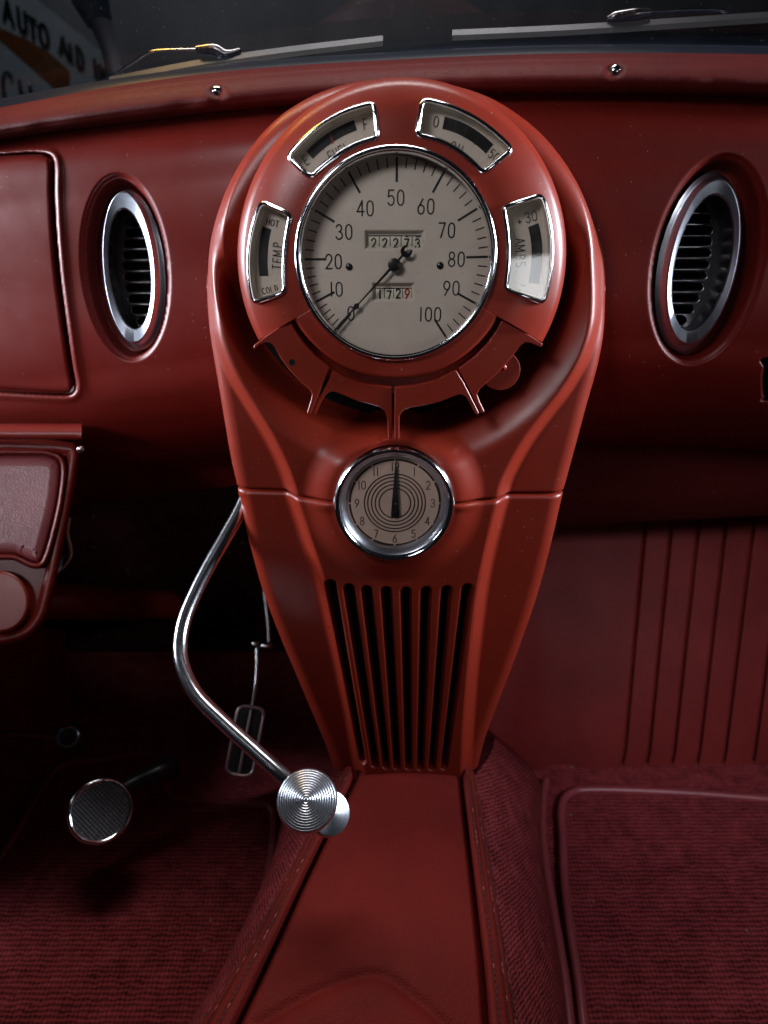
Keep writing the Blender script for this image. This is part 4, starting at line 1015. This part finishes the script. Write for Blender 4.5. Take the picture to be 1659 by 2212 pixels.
# ================================================================== STEERING COLUMN / CROSS TUBE, WIRES, HANGING BOX
q = np.array([PY(20, 1300, .70), PY(160, 1300, .73), PY(300, 1304, .82), PY(440, 1310, .99)])
tag(mesh('cross_tube', MB().tube(catmull(q, 40), .0235, 40), [M_RED]), 'thick red tube crossing the dark left footwell behind the hanging box', 'tube')
box = thing('under_dash_box', 'red metal box with padded leather front hanging below the dash at the left edge', 'box', tuple(PY(60, 1100, .56)))
BX = catmull([(-160, 945), (80, 950), (150, 955), (168, 962), (171, 985), (163, 1040), (150, 1110), (136, 1180), (124, 1240), (108, 1305), (96, 1340), (70, 1372), (30, 1390), (-30, 1397), (-160, 1392)], 200)
def bxy(px, py): return .555 - .00026 * (1200 - py) * -1 + .00004 * (px - 80)
def raised(P, y0, rings, close=True):
    rows = []
    for ins, dy in rings:
        T = np.roll(P, -1, 0) - np.roll(P, 1, 0); T /= np.linalg.norm(T, axis=1)[:, None] + 1e-9
        Nn = np.stack([-T[:, 1], T[:, 0]], -1)
        ar = np.sum(P[:, 0] * np.roll(P[:, 1], -1) - np.roll(P[:, 0], -1) * P[:, 1])
        if ar < 0: Nn = -Nn
        Q = P + Nn * ins; rows.append(PY(Q[:, 0], Q[:, 1], bxy(Q[:, 0], Q[:, 1]) + dy))
    mb = MB().grid(np.array(rows), closed_v=True); 
    if close: mb.poly(rows[-1])
    return mb
BXP = resample(np.vstack([BX, [(-200, 1392), (-200, 945)]]), 400, True)
mesh('housing', raised(BXP, 0, ((3, .05), (0, .03), (0, .010), (2, .004), (6, .0005), (12, -.0008), (22, .0002), (26, .003), (28, .0034))), [M_RED2], box)
IN = catmull([(-200, 985), (60, 983), (110, 987), (128, 1000), (130, 1030), (122, 1090), (108, 1150), (95, 1195), (84, 1214), (66, 1212), (40, 1200), (10, 1196), (-200, 1198)], 220)
INP = resample(IN, 360, True)
mesh('rim', raised(offset(INP, -9) if False else INP, 0, ((-14, .003), (-12, -.002), (-8, -.0045), (-4, -.0040), (-1, .0), (1, .004)), False), [M_RED2], box)
mesh('leather_insert', raised(INP, 0, ((0, .004), (2, .0012), (5, -.0004), (10, -.0012), (24, -.0018))), [M_INS], box)
ck_ = np.stack([0 + 62 * np.cos(np.linspace(0, 2 * np.pi, 90, endpoint=False)), 1300 + 66 * np.sin(np.linspace(0, 2 * np.pi, 90, endpoint=False))], -1)
mesh('round_cover', raised(ck_, 0, ((-1, .004), (-1, -.002), (1, -.0032), (6, -.0036))), [M_RED], box)
top = MB(); X8 = np.linspace(-180, 176, 30)
top.grid(np.array([PY(X8, 915 + 0 * X8, .62 + 0 * X8), PY(X8, 922 + 0 * X8, .585 + 0 * X8), PY(X8, 944 + 0 * X8, .575 + 0 * X8), PY(X8, 950 + 0 * X8, .590 + 0 * X8)])); mesh('top_bracket', top, [M_RED2], box)
mesh('screw', MB().lathe(PY(173, 972, .562), N, [(.0032, -.004), (.0032, .0005), (.002, .0014), (.00001, .0016)], 24), [M_DCHR], box)
wr = thing('wiring', 'small loop of coloured wires behind the right edge of the hanging red box', 'wires', tuple(PY(140, 1200, .60)))
cols = [((.55, .52, .42), 0), ((.35, .33, .05), 3), ((.03, .05, .25), 7), ((.02, .15, .08), 10), ((.20, .05, .25), 13)]
for i, (c_, o_) in enumerate(cols):
    P = catmull([(150 - o_, 1120), (146 - o_ * .6, 1150), (152 - o_, 1180), (153 - o_, 1200), (140 - o_, 1222), (120 - o_ * .5, 1240 - o_)], 40)
    mesh('wire', MB().tube(PY(P[:, 0], P[:, 1], np.full(40, .600 + .002 * i)), .0014, 8), [plain('wire_%d' % i, c_, .45)], wr)

# ================================================================== GEAR LEVER
gl = thing('gear_lever', 'bent chrome gear lever with a turned aluminium knob, curving out left of the console', 'gear lever', tuple(PA(440, 1300, .58)))
LP = [(545, 1040, .625), (520, 1100, .615), (487, 1160, .605), (450, 1225, .595), (420, 1285, .585), (398, 1340, .575), (389, 1395, .565), (396, 1445, .555), (424, 1500, .545), (475, 1553, .535), (535, 1608, .525), (595, 1662, .515), (640, 1702, .510)]
q = catmull(LP, 160); path = PA(q[:, 0], q[:, 1], q[:, 2])
mesh('shaft', MB().tube(path, .0060, 40), [M_LEV], gl)
kc = PA(663, 1729, .500); axk = CAM - kc; axk /= np.linalg.norm(axk)
axk = axk + np.array([-.10, 0, .10]); axk /= np.linalg.norm(axk)
prk = [(.00001, .0078)]
rmax = .0224; nring = 12
for i in range(nring):
    r0 = rmax * .96 * (i + .0) / nring; r1 = rmax * .96 * (i + 1) / nring
    h = lambda r: .0078 - .0070 * (r / rmax) ** 1.25
    prk += [((r0 * .75 + r1 * .25), h(r0 * .75 + r1 * .25) + .00002), ((r0 + r1) / 2, h((r0 + r1) / 2) + .00028), ((r0 * .25 + r1 * .75), h(r0 * .25 + r1 * .75) + .00002), (r1 - 1e-5, h(r1) - .00034)]
prk += [(rmax * .985, -.0004), (rmax, -.0022), (rmax * .995, -.0045), (rmax * .93, -.0085), (rmax * .80, -.013), (rmax * .55, -.017), (.006, -.019)]
mesh('knob', MB().lathe(kc, axk, prk, 160), [M_ALU], gl, angle=70)
k2 = PA(712, 1756, .520); ax2 = CAM - k2; ax2 /= np.linalg.norm(ax2); ax2 = ax2 + np.array([.38, .1, -.05]); ax2 /= np.linalg.norm(ax2)
rm2 = .0172; pr2 = [(.00001, .007)]
for i in range(10):
    r0 = rm2 * .96 * i / 10; r1 = rm2 * .96 * (i + 1) / 10; h = lambda r: .007 - .0062 * (r / rm2) ** 1.4
    pr2 += [((r0 + r1) / 2, h((r0 + r1) / 2) + .00026), (r1 - 1e-5, h(r1) - .0003)]
pr2 += [(rm2, -.002), (rm2 * .98, -.005), (rm2 * .85, -.010), (rm2 * .5, -.016), (.006, -.018)]
mesh('knob_base', MB().lathe(k2, ax2, pr2, 120), [M_ALU], gl, angle=70)

# ================================================================== PEDALS
bp = thing('brake_pedal', 'round pedal with knurled black face and thin chrome rim in the left footwell', 'pedal', tuple(PA(217, 1752, .74)))
pc = PA(217, 1752, .735); axp = CAM - pc; axp /= np.linalg.norm(axp); axp = axp + np.array([.12, 0, .1]); axp /= np.linalg.norm(axp)
mesh('rim', MB().lathe(pc, axp, [(.0285, .004), (.0300, .0052), (.0318, .0050), (.0330, .003), (.0335, -.002), (.031, -.010), (.020, -.014), (.00001, -.015)], 72), [M_CHR], bp)
e1 = np.cross(axp, [0, 0, 1.]); e1 /= np.linalg.norm(e1); e2 = np.cross(e1, axp)
gg = np.linspace(-.029, .029, 180); ga, gb = np.meshgrid(gg, gg); rr2 = np.hypot(ga, gb)
ca_, sa_ = math.cos(R_(28)), math.sin(R_(28)); ka = 2 * np.pi / .0048
hh2 = .0038 + .0011 * np.cos((ga * ca_ + gb * sa_) * ka) * np.cos((-ga * sa_ + gb * ca_) * ka)
Pp = pc + ga[..., None] * e1 + gb[..., None] * e2 + hh2[..., None] * axp
mesh('pad', MB().grid(Pp, keep=(rr2[:-1, :-1] < .0286)), [plain('knurled_rubber', (.09, .09, .10), .32, .5)], bp)
q = catmull([(235, 1752, .755), (262, 1710, .765), (300, 1688, .775), (345, 1668, .785), (372, 1650, .80)], 30)
mesh('arm', MB().tube(PA(q[:, 0], q[:, 1], q[:, 2]), np.linspace(.009, .013, 30), 10), [M_BLK], bp, angle=40)
ac = thing('accelerator_pedal', 'slim upright pedal with two black slots framed in metal, behind the gear lever', 'pedal', tuple(PA(530, 1600, .80)))
def apt(a, b, d=0.0): # a across 0..1, b down 0..1 over the pedal quad
    TLp, TRp, BLp, BRp = (514, 1520), (575, 1528), (485, 1674), (546, 1682)
    x = (TLp[0] * (1 - a) + TRp[0] * a) * (1 - b) + (BLp[0] * (1 - a) + BRp[0] * a) * b
    y = (TLp[1] * (1 - a) + TRp[1] * a) * (1 - b) + (BLp[1] * (1 - a) + BRp[1] * a) * b
    return PA(x, y, .80 - .02 * b + d)
def rr_path(a0, a1, b0, b1, ra, rb, n=8):
    P = []
    for (cx, cy, s0) in ((a1 - ra, b0 + rb, -90), (a1 - ra, b1 - rb, 0), (a0 + ra, b1 - rb, 90), (a0 + ra, b0 + rb, 180)):
        for t in np.radians(np.linspace(s0, s0 + 90, n)): P.append((cx + ra * math.cos(t), cy + rb * math.sin(t)))
    return P
fmb = MB(); fmb.tube(np.array([apt(a, b) for a, b in rr_path(.03, .97, .02, .98, .28, .11)]), .0022, 8, closed=True)
fmb.tube(np.array([apt(.5, b) for b in np.linspace(.06, .94, 10)]), .0018, 8)
mesh('frame', fmb, [metal('dull_pedal_metal', (.55, .42, .42), .3)], ac)
mesh('pad', MB().poly(np.array([apt(a, b, .004) for a, b in rr_path(.05, .95, .03, .97, .26, .1)])), [M_RUB], ac, smooth=False)
q = catmull([(546, 1524, .80), (553, 1480, .815), (556, 1440, .825), (556, 1400, .835)], 20); mesh('rod', MB().tube(PA(q[:, 0], q[:, 1], q[:, 2]), .0028, 10), [M_DCHR], ac)
lk = MB(); q = catmull([(582, 1395, .84), (578, 1340, .85), (570, 1270, .86)], 20); lk.tube(PA(q[:, 0], q[:, 1], q[:, 2]), .0024, 8)
lk.box(PA(577, 1396, .83), .014, .008, .008); lk.box(PA(553, 1393, .835), .008, .008, .010); lk.tube(np.array([PA(548, 1398, .835), PA(585, 1396, .84)]), .002, 8)
mesh('linkage', lk, [M_DCHR], ac)
ds = thing('dimmer_switch', 'small round chrome foot switch on the floor, above left of the round pedal', 'foot switch', tuple(PA(150, 1592, .80)))
dc = PA(148, 1592, .79); axd = CAM - dc; axd /= np.linalg.norm(axd); axd = axd + np.array([-.15, 0, .05]); axd /= np.linalg.norm(axd)
mesh('cap', MB().lathe(dc, axd, [(.0001, .0045), (.0095, .0045), (.0118, .0038), (.0130, .0015), (.0130, -.006)], 40, mats=[1, 0, 0, 0]), [M_CHR, M_RUB], ds, angle=30)
mesh('collar', MB().lathe(dc - axd * .012, axd, [(.0132, .008), (.0145, .006), (.0165, -.002), (.019, -.018)], 40), [M_DCHR], ds)

# ================================================================== WINDSCREEN, WIPERS, GARAGE BEYOND
gsk = smoothf([-160, 0, 208, 469, 864, 1129, 1659, 1830], [245, 213, 176, 140, 111, 99, 99, 103])
Xw = np.linspace(-160, 1830, 120)
rows = [PY(Xw, ptop(Xw) + 8, seam_y(Xw) + .030), PY(Xw, ptop(Xw) - 2, seam_y(Xw) + .036), PY(Xw, (ptop(Xw) + gsk(Xw)) / 2, seam_y(Xw) + .040), PY(Xw, gsk(Xw), seam_y(Xw) + .055), PY(Xw, gsk(Xw) + 4, seam_y(Xw) + .075)]
tag(mesh('windscreen_gasket', MB().grid(widen(np.array(rows))), [M_GASK]), 'dark blue black rubber seal along the bottom of the windscreen', 'seal')
ws = PY(Xw, gsk(Xw) + 3, seam_y(Xw) + .058); wt = ws + np.array([0, -.10, .30])
tag(mesh('windscreen', MB().grid(np.array([ws, ws * .5 + wt * .5, wt])), [M_WS]), 'clear windscreen glass above the dashboard', 'windscreen')
def wiper(label, blade, armp, clip):
    t_ = thing('windscreen_wiper', label, 'wiper', tuple(PY(blade[1][0], blade[1][1], .76)), 'windscreen wipers')
    q = catmull([(x, y) for x, y in blade], 60); y_ = seam_y(q[:, 0]) + .105
    top = PY(q[:, 0], q[:, 1], y_); dn = PY(q[:, 0], q[:, 1] + 12, y_ - .004); lo = PY(q[:, 0], q[:, 1] + 24, y_ - .006)
    m_ = MB().grid(np.array([top + [0, .004, 0], top, dn, dn + [0, .004, 0]])); mesh('blade_holder', m_, [M_WIP], t_, angle=30)
    m_ = MB().grid(np.array([dn, lo, lo + [0, .006, 0], dn + [0, .006, 0]]), closed_u=True); mesh('rubber_blade', m_, [M_RUB], t_, angle=30)
    q = catmull(armp, 50); mesh('arm', MB().tube(PY(q[:, 0], q[:, 1], seam_y(q[:, 0]) + .112), .0022, 10, flat=.6), [M_CHR], t_)
    q = catmull(clip, 20); mesh('clip', MB().tube(PY(q[:, 0], q[:, 1], seam_y(q[:, 0]) + .106), np.interp(np.linspace(0, 1, 20), [0, .3, .7, 1], [.003, .0048, .0045, .002]), 8), [M_DCHR], t_)
wiper('chrome windscreen wiper on the left half of the glass, bent arm at its left end', [(235, 166), (420, 130), (600, 103), (827, 76)], [(205, 182), (250, 160), (268, 148), (300, 127), (325, 112), (365, 108), (450, 106)], [(425, 106), (465, 106), (490, 118), (520, 108)])
wiper('larger dark windscreen wiper resting on the right half of the glass', [(977, 64), (1200, 54), (1400, 42), (1700, 22)], [(1568, 27), (1550, 22), (1500, 21), (1420, 24), (1380, 27), (1350, 36)], [(1405, 26), (1370, 30), (1330, 36), (1312, 40)])
cw = MB(); rows = [PY(Xw, gsk(Xw) + 6, seam_y(Xw) + .07), PY(Xw, gsk(Xw) - 8 * ss(Xw, 700, 1000) + 2, seam_y(Xw) + .30), PY(Xw, gsk(Xw) - 60 * ss(Xw, 500, 1800) + 4, 1.5 + 0 * Xw), PY(Xw, gsk(Xw) + 60, 1.9 + 0 * Xw)]
tag(mesh('bonnet', MB().grid(widen(np.array(rows))), [plain('navy_paint', (.006, .010, .035), .25)]), 'dark navy bonnet just visible beyond the windscreen', 'bonnet')
gw = MB(); gw.grid(np.array([[(-4, 3.4, -1.0 + CAMZ), (4, 3.4, -1.0 + CAMZ)], [(-4, 3.4, 2.5 + CAMZ), (4, 3.4, 2.5 + CAMZ)]], float))
tag(mesh('garage_wall', gw, [plain('garage_wall_grey', (.16, .16, .165), .8, 0, .4, 1.2)], smooth=False), 'dim grey garage wall far beyond the windscreen', 'wall')
sg = thing('garage_sign', 'white sign lettered AUTO AID with an orange band, beyond the windscreen at top left', 'sign', tuple(PY(90, 120, 1.5)))
YS = 1.5
def spt(px, py, d=0.0):
    r_ = ray(px, py); return PY(px, py, (YS + d) / (1 + .35 * r_[..., 0] / r_[..., 1]))
def sq(pts, d, m): 
    P = np.array(pts, float); a_ = spt(P[:, 0], P[:, 1], d); b_ = spt(P[:, 0], P[:, 1], .02); n = len(P)
    return MB().add(np.vstack([a_, b_]), [list(range(n)), list(range(n, 2 * n))[::-1]] + [(i, (i + 1) % n, n + (i + 1) % n, n + i) for i in range(n)])
M_SW = plain('sign_white', (.62, .66, .70), .6); M_SO = plain('sign_rust', (.28, .09, .02), .6)
mesh('board', sq([(-200, -210), (0, -65), (150, 55), (215, 110), (245, 215), (0, 340), (-200, 340)], .0, 0), [M_SW], sg, smooth=False)
bd = sq([(-200, -60), (0, 60), (0, 86), (-200, -25)], -.004, 0)
for qd in ([(0, 60), (60, 86), (60, 138), (0, 86)], [(60, 86), (110, 116), (110, 184), (60, 138)], [(110, 116), (150, 152), (150, 224), (110, 184)]):
    t2 = sq(qd, -.004, 0); bd.add(t2.v[0], [tuple(f) for f in t2.f], 0)
mesh('band', bd, [M_SO], sg, smooth=False)
lt = MB()
def sgtext(chars, m=0):
    for ch, x, y, hx, hy, shx, shy in chars:   # centre, half width, half height, vertical shift per width
        for st in G[ch]:
            P = np.array(st, float)
            if len(P) == 2: P = np.linspace(P[0], P[1], 4)
            X = (P[:, 0] - .3) / .3 * hx; Yv = (P[:, 1] - .5) * 2 * hy
            T = np.diff(P, axis=0); T /= np.linalg.norm(T, axis=1)[:, None] + 1e-9
            cut = [0] + [i + 1 for i in range(len(T) - 1) if T[i] @ T[i + 1] < .7] + [len(P) - 1]
            Q = np.stack([x + X - shx * Yv / hy, y - Yv + shy * X / hx], -1)
            for a_, b_ in zip(cut[:-1], cut[1:]):
                if b_ > a_:
                    _lift[0] = (_lift[0] + 1) % 8; dd = -.006 - _lift[0] * .0004
                    lt.ribbon(Q[a_:b_ + 1] if b_ - a_ > 1 else np.linspace(Q[a_], Q[b_], 3), 7.5, lambda u, v: spt(u, v, dd), m)
sgtext([('A', 16, 24, 10, 24, 2, 6), ('U', 47, 44, 9, 24, 2, 6), ('T', 70, 62, 9, 22, 2, 6), ('O', 94, 76, 9, 24, 2, 6),
        ('A', 136, 100, 9, 20, 2, 6), ('I', 152, 113, 3, 18, 2, 1), ('D', 172, 126, 8, 22, 2, 6), ('I', 205, 148, 3, 20, 2, 1), ('N', 222, 162, 7, 18, 2, 5),
        ])
mesh('lettering', lt, [M_INK], sg, smooth=False)
lt = MB()
sgtext([('C', 18, 192, 13, 36, 3, 6), ('H', 56, 208, 14, 28, 3, 8), ('A', 92, 226, 10, 22, 3, 6)])
mesh('lettering', lt, [M_INK], sg, smooth=False)
ps = thing('garage_post', 'pale blurred post with a bluish cap beyond the windscreen, right of the sign', 'post', tuple(PY(215, 60, 1.1)))
mesh('shaft', MB().tube(np.array([PY(220, 56, 1.10), PY(238, 110, 1.08), PY(250, 160, 1.06), PY(262, 215, 1.04)]), [.014, .011, .010, .009], 20), [plain('post_grey', (.30, .29, .34), .5)], ps)
mesh('cap', MB().tube(np.array([PY(185, -40, 1.12), PY(195, 0, 1.12), PY(213, 44, 1.11)]), [.026, .024, .018], 24), [plain('post_cap', (.10, .14, .20), .2)], ps)

for o in bpy.data.objects:
    if '_o' in o: del o['_o']
